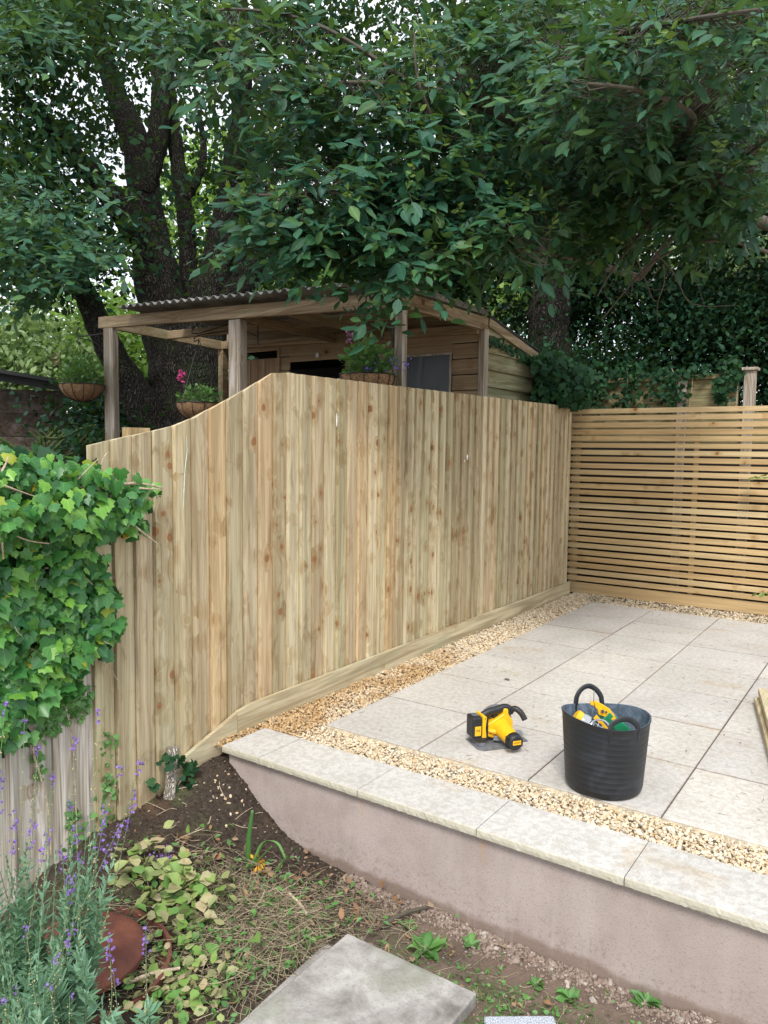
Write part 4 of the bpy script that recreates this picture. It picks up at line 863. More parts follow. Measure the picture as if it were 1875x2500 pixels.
# ------------------------------------------------------------ lower garden
def gp(u, v, z=None):
    """point on the terrain seen at a photo pixel"""
    zz = -.40
    for _ in range(12): p = atZ(u, v, zz); zz = gz(p[0], p[1])
    return atZ(u, v, zz)
zs = -.375
s1 = MB().box((.86, -1.60, -.43), (1.43, -.925, zs), None); tag(s1.build('paving_slab', M['oldslab'], bevel=.006), 'large old mottled concrete paving slab lying loose in front of the wall', 'paving slab', 'loose paving in the lower garden')
c, s = math.cos(.06), math.sin(.06); tag(MB().box((-.04, -.60, -.035), (.5, .0, 0), np.array([[c, -s, 0], [s, c, 0], [0, 0, 1]]), (.835, -.985, zs-.004-.028)).build('paving_slab', M['oldslab'], bevel=.006), 'lower concrete slab whose corner peeps out from under the large mottled slab', 'paving slab', 'loose paving in the lower garden')
a, b = V3(1.51, -1.03, 0), V3(1.695, -.895, 0); e1 = nrm(b-a); e2 = V3(e1[1], -e1[0], 0); Rm = np.stack([e1, e2, V3(0, 0, 1)], 1)
tag(MB().box((0, 0, -.47), (.235, .2, -.355), Rm, a*[1, 1, 0]).build('granite_block', M['granite'], bevel=.008, seg=3), 'pale grey speckled granite block at the bottom edge of the picture', 'stone block')
# rusty fire pit: bowl rim, lid, flue
FC = V3(.20, -1.60, -.40)
fpit = thing('fire_pit', 'rusty brown iron fire pit with a domed lid and short flue, among the cut ivy', 'fire pit', FC)
tilt = nrm(V3(.10, -.06, 1)); 
MB().lathe([(.16, -.10), (.255, -.035), (.274, .0), (.276, .034), (.262, .034), (.258, .0), (.15, -.075)], FC, tilt, 48, cap=False).build('bowl', M['rust'], fpit, smooth=True)
MB().lathe([(.195, .020), (.205, .024), (.203, .045), (.185, .060), (.12, .080), (.05, .090), (.0, .092)], FC+V3(-.05, .01, 0), tilt, 40, cap=False).build('lid', M['rust'], fpit, smooth=True)
MB().lathe([(.029, .03), (.030, .105), (.032, .107), (.025, .107), (.024, .05)], FC+V3(-.175, .02, .0), tilt, 20, cap=False).build('flue', M['rust'], fpit, smooth=True)
# pale stub with ivy leaves
stb = thing('cut_stub', 'pale peeling tree stub with a little ivy, standing against the new fence', 'stump', (-.31, -.83, -.24))
MB().tube(curve([(-.29, -.855, -.30), (-.30, -.835, -.18), (-.315, -.805, -.06), (-.325, -.79, .05)], 12), [.036, .034, .031, .030, .029, .028, .028, .028, .027, .028, .029, .027], 12).build('stub', M['stub'], stb, smooth=True)
n = 34; P = np.concatenate([V3(-.29, -.83, -.01)+rv(14, 1)*[.02, .05, .03], V3(-.28, -.72, -.06)+rv(12, 1)*[.02, .03, .035], V3(-.28, -.76, -.15)+rv(8, 1)*[.02, .02, .03]])
V, F = leaves(P, V3(.2, .1, -.5)+rv(n, .5), V3(.9, -.3, .5)+rv(n, .3), rng.uniform(.028, .05, n), IV); fast('leaves', V, F, M['ivyD'], stb)
mb = MB(); mb.tube(curve([(-.31, -.79, -.16), (-.30, -.75, -.11), (-.30, -.70, -.04)], 8), .004, 5); mb.tube(curve([(-.29, -.80, -.22), (-.28, -.70, -.15), (-.22, -.60, -.17), (-.12, -.62, -.24)], 14), .003, 5); mb.build('stems', M['stem'], stb)
# thick sticks
def stick(pts, r, lab, name='stick'):
    tag(MB().tube(curve(pts, 14), [r*(1-.3*k/13)*(1+.15*math.sin(k*2.1)) for k in range(14)], 8).build(name, M['twig'] if 'pale' not in lab else M['stem'], smooth=True), lab, 'stick')
p, q = gp(925, 2275), gp(1045, 2225); stick([p+V3(0, 0, .02), (p+q)/2+V3(0, 0, .035), q+V3(0, 0, .02)], .010, 'thick brown stick lying at the foot of the wall above the mottled slab')
p, q = gp(310, 2420), gp(440, 2395); stick([p+V3(0, 0, .03), (p+q)/2+V3(.0, 0, .05), q+V3(0, 0, .05)], .008, 'pale brown stick beside the rusty fire pit')
p, q = gp(705, 2210), gp(765, 2275); stick([p+V3(0, 0, .05), (p+q)/2+V3(0, 0, .055), q+V3(0, 0, .03)], .008, 'short pale broken stick on the heap of dry stems')
# heap of dry stems (uncountable)
def heap_pts(n, cx, cy, sx, sy, lift=.05):
    x, y = rng.normal(cx, sx, n), rng.normal(cy, sy, n); y = np.minimum(y, -.56); x = np.maximum(x, -.3)
    ins = (x > .80) & (x < 1.45) & (y < -.90); x = np.where(ins, .80-rng.uniform(0, .3, n), x)
    ok = y < x-.86+.06*np.sin(x*23)+rng.normal(0, .015, n); ok[0] = True; src = rng.choice(np.where(ok)[0], n); x = np.where(ok, x, x[src]+rng.normal(0, .02, n)); y = np.where(ok, y, y[src]-np.abs(rng.normal(0, .02, n)))
    z = height(x, y)+rng.uniform(.0, lift, n); return np.stack([x, y, z], 1)
def straws(n, cx, cy, sx, sy, L0_, L1_, lift, r=.0013):
    P = heap_pts(n, cx, cy, sx, sy, lift); a = rng.uniform(0, 6.28, n); D = np.stack([np.cos(a), np.sin(a), rng.normal(.03, .2, n)], 1); L_ = rng.uniform(L0_, L1_, n)[:, None]
    b = rv(n, .35); b[:, 2] = rng.normal(0, .15, n); t = np.linspace(-.5, .5, 6).reshape(1, 6, 1)
    Q = P[:, None]+D[:, None]*L_[:, None]*t+b[:, None]*L_[:, None]*(t**2-.1); g_ = height(Q[..., 0], Q[..., 1])+.003; Q[..., 2] = np.maximum(Q[..., 2], g_)
    return tubes(Q, r, r*.6)
V, F = cat_([straws(2300, *gp(640, 2250)[:2], .23, .13, .04, .17, .055), straws(500, .72, -.72, .18, .07, .03, .12, .03, .001), straws(500, .45, -1.35, .25, .15, .05, .16, .04), straws(260, 1.6, -.85, .4, .15, .03, .10, .01, .0009)])
tag(fast('dry_stems', V, F, M['straw']), 'tangle of dry straw-coloured stems heaped below the bare soil', 'garden waste', kind='stuff')
def ground_leaves(name, n, cx, cy, sx, sy, size, mat, tm, lift, lab, nv=.5):
    P = heap_pts(n, cx, cy, sx, sy, lift); l = leaves(P, rv(n)*[1, 1, .35], V3(0, 0, 1)+rv(n, nv), rng.uniform(.6, 1.2, n)*size, tm, curl=2.)
    tag(fast(name, *l, M[mat]), lab, 'leaves', kind='stuff')
c_ = gp(430, 2205); ground_leaves('cut_ivy', 260, c_[0], c_[1], .12, .07, .060, 'cutleaf', ROUND, .11, 'wilting cut ivy leaves piled above the rusty fire pit', .7)
c_ = gp(430, 2420); ground_leaves('wilted_leaves', 240, c_[0], c_[1], .12, .10, .045, 'cutleaf', ROUND, .07, 'tan and green wilted leaves piled right of the rusty fire pit', .7)
ground_leaves('dead_leaves', 230, .5, -.92, .42, .20, .045, 'deadleaf', OV, .04, 'curled brown dead leaves scattered among the dry stems')
ground_leaves('green_sprigs', 900, .52, -1.14, .28, .22, .033, 'weed', OV, .06, 'small green leaves sprouting through the heap of dry stems')
ground_leaves('weed_cover', 1300, 1.75, -.95, .40, .14, .018, 'weed', ROUND, .012, 'low green weeds creeping over the soil between the slab and the wall')
n = 1300; x = rng.normal(1.65, .40, n); y = rng.normal(-.98, .12, n); ok = ~((x > .8) & (x < 1.45) & (y < -.9)); x, y = x[ok], y[ok]; n = len(x)
V, F = leaves(np.stack([x, y, height(x, y)], 1), V3(0, 0, 1)+rv(n, .55), rv(n), rng.uniform(.015, .045, n), NAR); tag(fast('grass', V, F, M['grass']), kind='stuff')
def rosette(p, n, size, lab, name='broadleaf_weed', mat='weed'):
    a = np.linspace(0, 6.28*1.6, n)+rng.normal(0, .2, n); D = np.stack([np.cos(a), np.sin(a), rng.uniform(.15, .8, n)], 1)
    l = leaves(np.broadcast_to(p, (n, 3))+D*.004, D, V3(0, 0, 1)+rv(n, .2), rng.uniform(.6, 1.15, n)*size, OV, curl=2.5); tag(fast(name, *l, M[mat]), lab, 'weed')
rosette(gp(1035, 2325), 13, .10, 'broad-leaved green weed growing just beyond the top corner of the mottled slab')
rosette(gp(1000, 2265)+V3(0, 0, .0), 7, .05, 'small green weed by the thick brown stick at the wall foot')
rosette(gp(1150, 2310), 8, .05, 'small leafy weed between the wall foot and the mottled slab')
rosette(gp(1575, 2450), 16, .055, 'bright green rosette weed near the wall at the bottom right')
rosette(gp(1390, 2440), 16, .045, 'cluster of green weed leaves behind the granite block')
rosette(gp(1310, 2405), 12, .04, 'small weed tuft between the granite block and the wall')
# upright sword leaves and an orange bloom
sw = thing('montbretia', 'upright green sword-shaped leaves rising out of the heap beside the wall', 'plant', gp(605, 2120))
mb = MB(); b0 = gp(605, 2120)
for pts, w in (([b0, b0+V3(.005, 0, .13), b0+V3(.02, .01, .27)], .024), ([b0+V3(.02, 0, 0), b0+V3(.06, .03, .12), b0+V3(.12, .06, .13), b0+V3(.17, .06, .07)], .017), ([b0+V3(.01, 0, 0), b0+V3(.06, .02, .06), b0+V3(.11, .04, .12)], .009), ([b0+V3(.13, .05, 0), b0+V3(.15, .06, .05), b0+V3(.17, .07, .08)], .012)):
    C_ = curve(pts, 12); V = []
    for k, q in enumerate(C_): ww = w*(1-(k/11)**3*.6); V += [q-CRh*ww/2, q+CRh*ww/2+CFh*.003]
    mb.add(V, [(2*k, 2*k+1, 2*k+3, 2*k+2) for k in range(11)])
o = mb.build('leaves', M['weed'], sw, smooth=True); m_ = o.modifiers.new('s', 'SOLIDIFY'); m_.thickness = .001
p = gp(632, 2140)+V3(0, 0, .06); n = 22; V, F = leaves(p+rv(n, 1)*[.018, .018, .034], rv(n)+[0, 0, -1], rv(n), rng.uniform(.025, .045, n), (NAR[0]*[1.8, 1, 1], NAR[1]))
tag(fast('orange_flower', V, F, M['orange']), 'cut orange and yellow flower lying on the heap of dry stems', 'flower')
p = gp(400, 2125)+V3(0, 0, .06); n = 60; V, F = leaves(p+CRh*rng.normal(0, .022, (n, 1))+V3(0, 0, 1)*rng.normal(0, .02, (n, 1)), rv(n), rv(n), rng.uniform(.008, .014, n), ROUND)
tag(fast('purple_flower', V, F, M['purple']), 'cut purple flower head lying on the cut ivy below the bare soil', 'flower')
# roots showing on the bare slope
mb = MB()
for _ in range(16):
    x0, y0 = rng.uniform(-.3, .25), rng.uniform(-.95, -.58); a = rng.uniform(0, 6.28); l = rng.uniform(.03, .14)
    pts = [(x0+math.cos(a)*l*t+rng.normal(0, .008), y0+math.sin(a)*l*t+rng.normal(0, .008)) for t in (0, .5, 1)]; mb.tube(curve([(x, y, gz(x, y)+.006) for x, y in pts], 8), rng.uniform(.001, .0028), 5)
tag(mb.build('roots', M['stem'], smooth=True), 'thin pale roots and twigs lying on the bare brown soil', 'roots', kind='stuff')

# ------------------------------------------------------------ ivy on the weathered fence
POLY = np.array([(-650, 1010), (-60, 1090), (0, 1100), (60, 1108), (120, 1122), (200, 1128), (262, 1150), (330, 1165), (395, 1182), (388, 1208), (352, 1250), (345, 1285), (300, 1305), (262, 1300), (222, 1325), (250, 1365), (285, 1440), (288, 1520), (262, 1560), (265, 1590), (215, 1600), (200, 1640), (185, 1680), (120, 1700), (70, 1790), (0, 1820), (-60, 1830), (-300, 1980), (-650, 2150)], float)
def inpoly(x, y, P):
    r = np.zeros(len(x), bool); j = len(P)-1
    for i in range(len(P)):
        c_ = ((P[i, 1] > y) != (P[j, 1] > y)) & (x < (P[j, 0]-P[i, 0])*(y-P[i, 1])/(P[j, 1]-P[i, 1]+1e-9)+P[i, 0]); r ^= c_; j = i
    return r
def ivy_pts(n, P, xf):
    u, v = rng.uniform(P[:, 0].min(), P[:, 0].max(), n*4), rng.uniform(P[:, 1].min(), P[:, 1].max(), n*4); k = inpoly(u, v, P); u, v = u[k][:n], v[k][:n]
    u = u+rng.normal(0, 9, len(u)); v = v+rng.normal(0, 9, len(v)); x = xf(u, v); return np.array([atX(a, b, c_) for a, b, c_ in zip(u, v, x)]), u, v
iv = thing('ivy', 'bright green ivy spilling over the top of the weathered grey fence at the left', 'ivy', (-.35, -1.4, -.3))
def bulge(u, v): return -.345+(rng.uniform(0, 1, len(u))*.65+.7*(vnoise(u, v, 55., 5)+.4))*(.09+.16*np.exp(-((v-1240)/110)**2))*(1-.5*sst(230, 380, u))
n = 6200; P, u, v = ivy_pts(n, POLY, bulge); n = len(P)
l = leaves(P, V3(.18, .0, -.8)+rv(n, .42), V3(.85, -.30, .62)+rv(n, .36), rng.uniform(.030, .074, n)*np.where(v > 1400, 1.15, .92), IV, curl=1.3)
kk = IV[0].shape[0]; bright = rng.uniform(0, 1, n) < .022
Vv = l[0].reshape(n, kk, 3)
fast('leaves', Vv[~bright].reshape(-1, 3), (IV[1][None]+(np.arange((~bright).sum())*kk)[:, None, None]).reshape(-1, 3), M['ivy'], iv, tm=IV)
fast('yellow_leaves', Vv[bright].reshape(-1, 3), (IV[1][None]+(np.arange(bright.sum())*kk)[:, None, None]).reshape(-1, 3), M['ivyY'], iv)
# young leaflets creeping down the boards
CP = [np.array([(185, 1650), (225, 1700), (200, 1740), (150, 1760), (110, 1800), (90, 1790), (140, 1720)], float), np.array([(150, 1970), (190, 1960), (195, 2080), (170, 2090)], float), np.array([(245, 1780), (280, 1790), (275, 1930), (262, 2060), (245, 2060), (255, 1900)], float), np.array([(80, 1835), (110, 1830), (105, 1900), (85, 1890)], float)]
Ps = [ivy_pts(m_, q, lambda u, v: np.full(len(u), -.338))[0] for m_, q in zip((300, 60, 70, 30), CP)]; P = np.concatenate(Ps); n = len(P)
fast('young_leaves', *leaves(P, V3(0, 0, -.3)+rv(n, .6), V3(1, -.2, .3)+rv(n, .3), rng.uniform(.014, .032, n), IV), M['cutleaf' if 0 else 'weed'], iv)
mb = MB()
for pts, r, xx in (([(-40, 1130), (40, 1160), (120, 1180), (220, 1190), (330, 1180), (400, 1192)], .010, -.24), ([(0, 1190), (60, 1200), (150, 1195), (260, 1215)], .013, -.23), ([(330, 1285), (355, 1305), (385, 1328)], .006, -.21), ([(340, 1192), (370, 1194), (405, 1195)], .005, -.2),
                   ([(20, 1300), (70, 1320), (120, 1327)], .004, -.17), ([(0, 1290), (5, 1330), (8, 1365)], .006, -.16), ([(10, 1185), (50, 1200), (90, 1214)], .004, -.16), ([(85, 1790), (82, 1840), (100, 1900), (118, 1980), (125, 2090)], .006, -.33), ([(150, 1690), (170, 1770), (180, 1850), (185, 1960), (190, 2080)], .004, -.335),
                   ([(0, 1160), (15, 1130), (20, 1115)], .005, -.2), ([(190, 1170), (220, 1140), (240, 1120)], .003, -.2), ([(240, 1160), (252, 1120), (265, 1103)], .003, -.25), ([(262, 1610), (280, 1650), (298, 1675)], .002, -.30)):
    mb.tube(curve([atX(a, b, xx) for a, b in pts], 20), [r*(1-.5*k/19) for k in range(20)], 7)
mb.build('main_stems', M['stem'], iv, smooth=True)
n = 200; P, u, v = ivy_pts(n, POLY, lambda u, v: -.34+rng.uniform(0, .12, len(u))); n = len(P); D = V3(.1, .0, -.2)+rv(n, .45)
fast('petioles', *tubes(np.stack([P, P+D*.03+rv(n, .006), P+D*.07], 1), .0016, .0010), M['stem'], iv)
# layer of darker leaves behind the main ones
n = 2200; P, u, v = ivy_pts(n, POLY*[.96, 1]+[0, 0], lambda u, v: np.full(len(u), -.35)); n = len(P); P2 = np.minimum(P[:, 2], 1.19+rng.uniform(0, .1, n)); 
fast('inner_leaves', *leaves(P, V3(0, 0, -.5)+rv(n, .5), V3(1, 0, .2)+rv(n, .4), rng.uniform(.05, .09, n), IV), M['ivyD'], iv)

# ------------------------------------------------------------ purple toadflax in the foreground
def toadflax(base, tips, lab, seed_frac=.5):
    t = thing('toadflax', lab, 'plant', base, 'purple toadflax plants in the left foreground')
    LP, LD, LN, LL = [], [], [], []; ST = []; FP, SPp = [], []
    for (tip, kind) in tips+[(q_+rv(1, .04)[0], 'l') for q_, k_ in tips if k_ == 'l']:
        b = base+rv(1, .045)[0]*[1, 1, 0]; b[2] = min(b[2], gz(b[0], b[1])); mid = b+(tip-b)*.5+V3(0, 0, .04)+rv(1, .02)[0]
        C_ = curve([b, b+(mid-b)*.5+V3(0, 0, .04), mid, tip], 40); ST.append(C_)
        T = nrm(np.gradient(C_, axis=0)); L_ = np.linalg.norm(tip-b)
        lf = .72 if kind != 'f' else .5
        for k in np.arange(.12, lf, .011/max(L_, .3)):
            i = min(int(k*39), 38); p = C_[i]+(C_[i+1]-C_[i])*(k*39-i); a = k*220+rng.uniform(0, 1)
            for j in range(2 if k > .25 else 1):
                e = nrm(np.cross(T[i], V3(math.cos(a+j*3.1), math.sin(a+j*3.1), .3))); LP.append(p); LD.append(e+T[i]*.75); LN.append(T[i]-e*.4+rv(1, .2)[0]); LL.append((.056 if k < .6 else .040)*rng.uniform(.7, 1.2))
        for k in np.arange(lf, 1., .006/max(L_, .3)):
            i = min(int(k*39), 38); p = C_[i]; r = nrm(rv(1)[0])*.007
            if kind == 's' and (k < .93): SPp.append(p+r*(1.3-k*.5))
            elif kind == 'f' and (k > .87): 
                FP.append(p+r*1.6)
            elif kind == 's': FP += [p+r] if k > .96 else []
            elif kind == 'f': SPp.append(p+r)
            else: LP.append(p); LD.append(r+T[i]*.02); LN.append(T[i]); LL.append(.02)
    fast('stems', *tubes(np.array(ST), .0022, .0010, 4), M['toadstem'], t)
    fast('leaves', *leaves(np.array(LP), np.array(LD), np.array(LN), np.array(LL), (NAR[0]*[1.6, 1, 1], NAR[1])), M['toad'], t)
    if SPp: V, F = stones(np.array(SPp), rng.uniform(.0016, .0030, len(SPp)), .9); fast('seed_heads', V, F, M['seed'], t)
    if FP:
        FP = np.array(FP); n = len(FP); P = np.repeat(FP, 3, 0); fast('flowers', *leaves(P, rv(3*n), rv(3*n), rng.uniform(.006, .0115, 3*n), ROUND), M['purple'], t)
def tips(lst, d): return [(atD(u, v, d+rng.uniform(-.07, .07)), k) for u, v, k in lst]
B1 = atD(40, 2580, 2.42); B2 = atD(165, 2580, 2.42); B3 = atD(110, 2640, 2.2); B4 = atD(300, 2560, 2.30)
toadflax(B1, tips([(60, 1745, 's'), (130, 1880, 's'), (95, 1810, 's'), (5, 1880, 'f'), (15, 1700, 's'), (85, 1990, 'f'), (120, 2020, 'f'), (35, 1975, 'f'), (60, 2080, 'l'), (95, 2120, 'l'), (15, 2090, 'l'), (50, 2170, 'l'), (5, 2210, 'l'), (90, 2220, 'l'), (30, 2270, 'l'), (-20, 2150, 'l'), (-30, 2020, 's'), (70, 2290, 'l'), (130, 2240, 'l'), (110, 2180, 'l')], 2.5), 'purple toadflax with many grey-green shoots at the left edge')
toadflax(B2, tips([(238, 1720, 's'), (185, 1790, 's'), (300, 1860, 's'), (345, 1850, 's'), (330, 1925, 'f'), (295, 2010, 'f'), (262, 1960, 'f'), (170, 1950, 's'), (215, 1990, 'l'), (232, 2040, 'l'), (200, 2090, 'l'), (185, 2010, 'f'), (195, 2150, 'l'), (180, 2130, 'f'), (150, 2060, 'f')], 2.45), 'tallest purple toadflax, its seed spikes leaning across the two fences')
toadflax(B3, tips([(112, 2110, 'l'), (150, 2200, 'l'), (60, 2250, 's'), (20, 2330, 'l'), (140, 2330, 's'), (90, 2350, 'l'), (40, 2400, 's'), (120, 2400, 's'), (170, 2430, 's'), (70, 2440, 'l'), (10, 2440, 's'), (180, 2260, 'f'), (0, 2280, 'l')], 2.15), 'low purple toadflax with drooping shoots in the bottom left corner')
toadflax(B4, tips([(265, 2285, 'f'), (356, 2262, 'f'), (276, 2365, 'f'), (250, 2430, 'l')], 2.25), 'thin purple toadflax sprigs standing in front of the rusty fire pit')

# ------------------------------------------------------------ trees
def limb(mb, pts, r, K=26, n=12):
    C_ = curve(pts, K); R = np.interp(np.linspace(0, 1, K), np.linspace(0, 1, len(r)), r)*(1+.06*np.sin(np.arange(K)*1.7)); mb.tube(C_, list(R), n); return C_
def D_(u, v, d): return atD(u*K_, v*K_, d)
# big multi-stemmed tree behind the shed
tl = thing('multi_stem_tree', 'huge dark multi-stemmed tree with furrowed bark rising behind the left half of the shed', 'tree', D_(410, 960, 10.4)*[1, 1, 0]+V3(0, 0, -.1))
mb = MB()
limb(mb, [D_(400, 1330, 10.4), D_(402, 900, 10.4), D_(385, 780, 10.4), D_(350, 640, 10.4), D_(318, 480, 10.5), D_(300, 330, 10.6), D_(250, 200, 10.9), D_(210, 60, 11.2), D_(190, -60, 11.5)], [.60, .48, .42, .34, .245, .21, .15, .12, .09], 40, 16)
mb.build('trunk', M['bark'], tl, smooth=True)
BR = {}
def part_limb(nm, parent, pts, r, K=28, n=12, mat='bark'):
    m_ = MB(); c_ = limb(m_, pts, r, K, n); m_.build(nm, M[mat], parent, smooth=True); return c_
part_limb('limb', tl, [D_(430, 930, 10.2), D_(430, 780, 10.25), D_(450, 650, 10.3), D_(478, 520, 10.4), D_(505, 360, 10.5), D_(525, 180, 10.7), D_(520, 20, 11), D_(515, -80, 11)], [.40, .38, .27, .19, .155, .125, .11, .09])
part_limb('limb', tl, [D_(350, 960, 10.1), D_(310, 880, 10.0), D_(262, 800, 9.9), D_(225, 730, 9.8), D_(200, 670, 9.8), D_(170, 600, 9.8), D_(110, 480, 9.7)], [.26, .24, .19, .165, .16, .12, .05])
part_limb('limb', tl, [D_(330, 560, 10.4), D_(280, 480, 10.2), D_(220, 400, 10.0), D_(130, 300, 9.8), D_(40, 200, 9.6), D_(-20, 140, 9.5)], [.2, .19, .16, .10, .07, .05])
part_limb('limb', tl, [D_(405, 760, 10.5), D_(405, 520, 10.6), D_(385, 360, 10.7), D_(370, 230, 10.9), D_(360, 100, 11)], [.13, .12, .11, .10, .06])
part_limb('limb', tl, [D_(400, 430, 10.6), D_(425, 390, 10.7), D_(440, 330, 10.8), D_(430, 240, 11)], [.07, .06, .05, .03])
part_limb('limb', tl, [D_(478, 690, 10.2), D_(530, 600, 10.2), D_(560, 480, 10.2), D_(545, 330, 10.3), D_(600, 200, 10.4)], [.24, .18, .13, .09, .05])
part_limb('limb', tl, [D_(312, 420, 10.4), D_(340, 300, 10.5), D_(345, 180, 10.6), D_(330, 60, 10.8)], [.12, .15, .11, .07])
def bulk(name, parent, mat, blobs, size, tm=DI, upv=.6, out=.3, droop=-.25):
    Ps, Ds = [], []
    for b in blobs:
        # break each mass into clumps so that gaps show between them
        u, v, d, ru, rv_, rd, n = b; m_ = max(3, n//70); C_, _ = blob(u*K_, v*K_, d, ru*K_, rv_*K_, rd, m_); k = rng.integers(0, m_, n)
        s_ = d*.035*rng.uniform(.5, 1.3, m_)[k][:, None]; q = rv(n, 1.)*[1, 1, .6]*s_; Ps.append(C_[k]+q); Ds.append(nrm(q))
    P, D = np.concatenate(Ps), np.concatenate(Ds); n = len(P)
    l = leaves(P, D*out+rv(n, .6)+[0, 0, droop], V3(0, 0, upv)+rv(n, .5), rng.uniform(.65, 1.25, n)*size, tm); fast(name, *l, M[mat], parent); return n
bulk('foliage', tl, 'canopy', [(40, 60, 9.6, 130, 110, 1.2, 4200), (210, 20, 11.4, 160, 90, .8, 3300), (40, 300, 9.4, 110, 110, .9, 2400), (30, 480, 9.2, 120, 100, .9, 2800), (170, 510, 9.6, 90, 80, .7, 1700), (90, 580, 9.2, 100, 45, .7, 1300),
    (400, 70, 11.6, 150, 100, .8, 3300), (620, 60, 10.8, 130, 100, 1.0, 3300), (470, 330, 11.2, 150, 120, .8, 1100), (650, 330, 11, 90, 190, .8, 3500), (220, 260, 11.3, 110, 80, .6, 1300), (560, 560, 11.3, 80, 110, .5, 1500), (440, 560, 12, 90, 120, .5, 500),
    (300, 140, 9.6, 90, 60, .4, 450), (330, 420, 9.6, 50, 90, .3, 130), (540, 280, 9.7, 50, 120, .4, 500), (160, 380, 9.4, 70, 50, .4, 450), (500, 560, 9.7, 40, 60, .3, 150)], .11, DI)
# second dark tree filling the middle and right of the sky
t2 = thing('broadleaf_tree', 'dark dense broadleaf tree whose crown fills the sky above the middle and right', 'tree', D_(1180, 900, 10.5)*[1, 1, 0]+V3(0, 0, -.1))
part_limb('trunk', t2, [D_(1190, 1250, 9.6), D_(1190, 860, 9.6), D_(1185, 700, 9.6), D_(1200, 560, 9.7), D_(1180, 380, 9.9), D_(1150, 180, 10.2), D_(1130, -20, 10.5)], [.34, .30, .26, .24, .2, .15, .08], 34, 14)
part_limb('limb', t2, [D_(1195, 600, 9.7), D_(1290, 480, 9.6), D_(1400, 400, 9.4), D_(1540, 330, 9.2), D_(1700, 260, 9.0)], [.16, .12, .09, .06, .04])
part_limb('limb', t2, [D_(1185, 460, 9.8), D_(1080, 340, 9.8), D_(960, 250, 9.9), D_(820, 150, 10)], [.14, .10, .07, .04])
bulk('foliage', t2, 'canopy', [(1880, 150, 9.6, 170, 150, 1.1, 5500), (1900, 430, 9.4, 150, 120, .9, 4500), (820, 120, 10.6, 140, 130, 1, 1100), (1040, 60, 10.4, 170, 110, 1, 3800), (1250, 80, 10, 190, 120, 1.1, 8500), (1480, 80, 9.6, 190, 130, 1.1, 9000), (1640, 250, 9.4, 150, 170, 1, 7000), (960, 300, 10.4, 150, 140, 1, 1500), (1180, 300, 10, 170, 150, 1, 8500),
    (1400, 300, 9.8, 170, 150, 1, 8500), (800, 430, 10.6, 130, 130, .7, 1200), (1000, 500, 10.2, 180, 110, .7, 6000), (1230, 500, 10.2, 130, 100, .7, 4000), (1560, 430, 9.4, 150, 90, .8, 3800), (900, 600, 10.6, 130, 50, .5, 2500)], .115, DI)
# goat willow: big leaves close by, boughs coming from the right and above
wt_ = thing('goat_willow', 'willow with large glossy grey-green leaves reaching in from the right in front of the shed', 'tree', D_(2050, 900, 7.2)*[1, 1, 0]+V3(0, 0, -.1))
part_limb('trunk', wt_, [D_(2050, 1300, 7.2), D_(2000, 860, 7.2), D_(1900, 640, 7.2), D_(1740, 520, 7.2), D_(1540, 450, 7.0), D_(1310, 440, 6.5), D_(1240, 360, 6.2), D_(1200, 250, 6.0)], [.15, .13, .10, .07, .05, .035, .028, .02], 30, 10, 'twig')
boughs = [[D_(1310, 470, 6.6), D_(1150, 420, 5.8), D_(980, 380, 5.2), D_(780, 400, 4.8), D_(620, 420, 4.5), D_(520, 420, 4.4)],
          [D_(1240, 360, 6.2), D_(1080, 250, 5.4), D_(900, 190, 5.0), D_(740, 180, 4.7), D_(600, 200, 4.5), D_(470, 90, 4.6)],
          [D_(1380, 600, 7.1), D_(1250, 560, 6.2), D_(1120, 540, 5.4), D_(1000, 530, 5.0), D_(870, 540, 4.8), D_(740, 560, 4.7)],
          [D_(1200, 250, 6.0), D_(1250, 130, 5.0), D_(1350, 70, 4.2), D_(1500, 40, 3.5), D_(1640, 20, 3.1)],
          [D_(1310, 470, 6.6), D_(1420, 340, 5.4), D_(1500, 260, 4.5), D_(1400, 200, 3.9), D_(1270, 180, 3.6)],
          [D_(1380, 600, 7.1), D_(1480, 480, 6.0), D_(1560, 380, 5.0), D_(1660, 300, 4.2)],
          [D_(1120, 540, 5.4), D_(1060, 430, 5.1), D_(960, 300, 4.9), D_(905, 180, 4.8), D_(895, 70, 4.8)],
          [D_(1150, 420, 5.8), D_(1180, 500, 5.1), D_(1180, 570, 4.7)],
          [D_(1600, 380, 6.5), D_(1450, 440, 6.0), D_(1340, 560, 5.6), D_(1290, 640, 5.5)],
          [D_(1700, 560, 6.5), D_(1560, 520, 6.2), D_(1420, 560, 6.0), D_(1300, 690, 6.0)],
          [D_(980, 380, 5.2), D_(880, 500, 4.9), D_(850, 580, 4.8), D_(800, 650, 4.7)],
          [D_(900, 190, 5.0), D_(700, 60, 4.9), D_(520, 20, 4.9), D_(380, 40, 5.2)]]
ctr = []
for i_, b in enumerate(boughs): ctr.append(part_limb('branch', wt_, b, [.034, .022, .012, .006] if i_ < 7 else [.018, .010, .005], 26, 7, 'twig'))
ctr = np.concatenate(ctr)
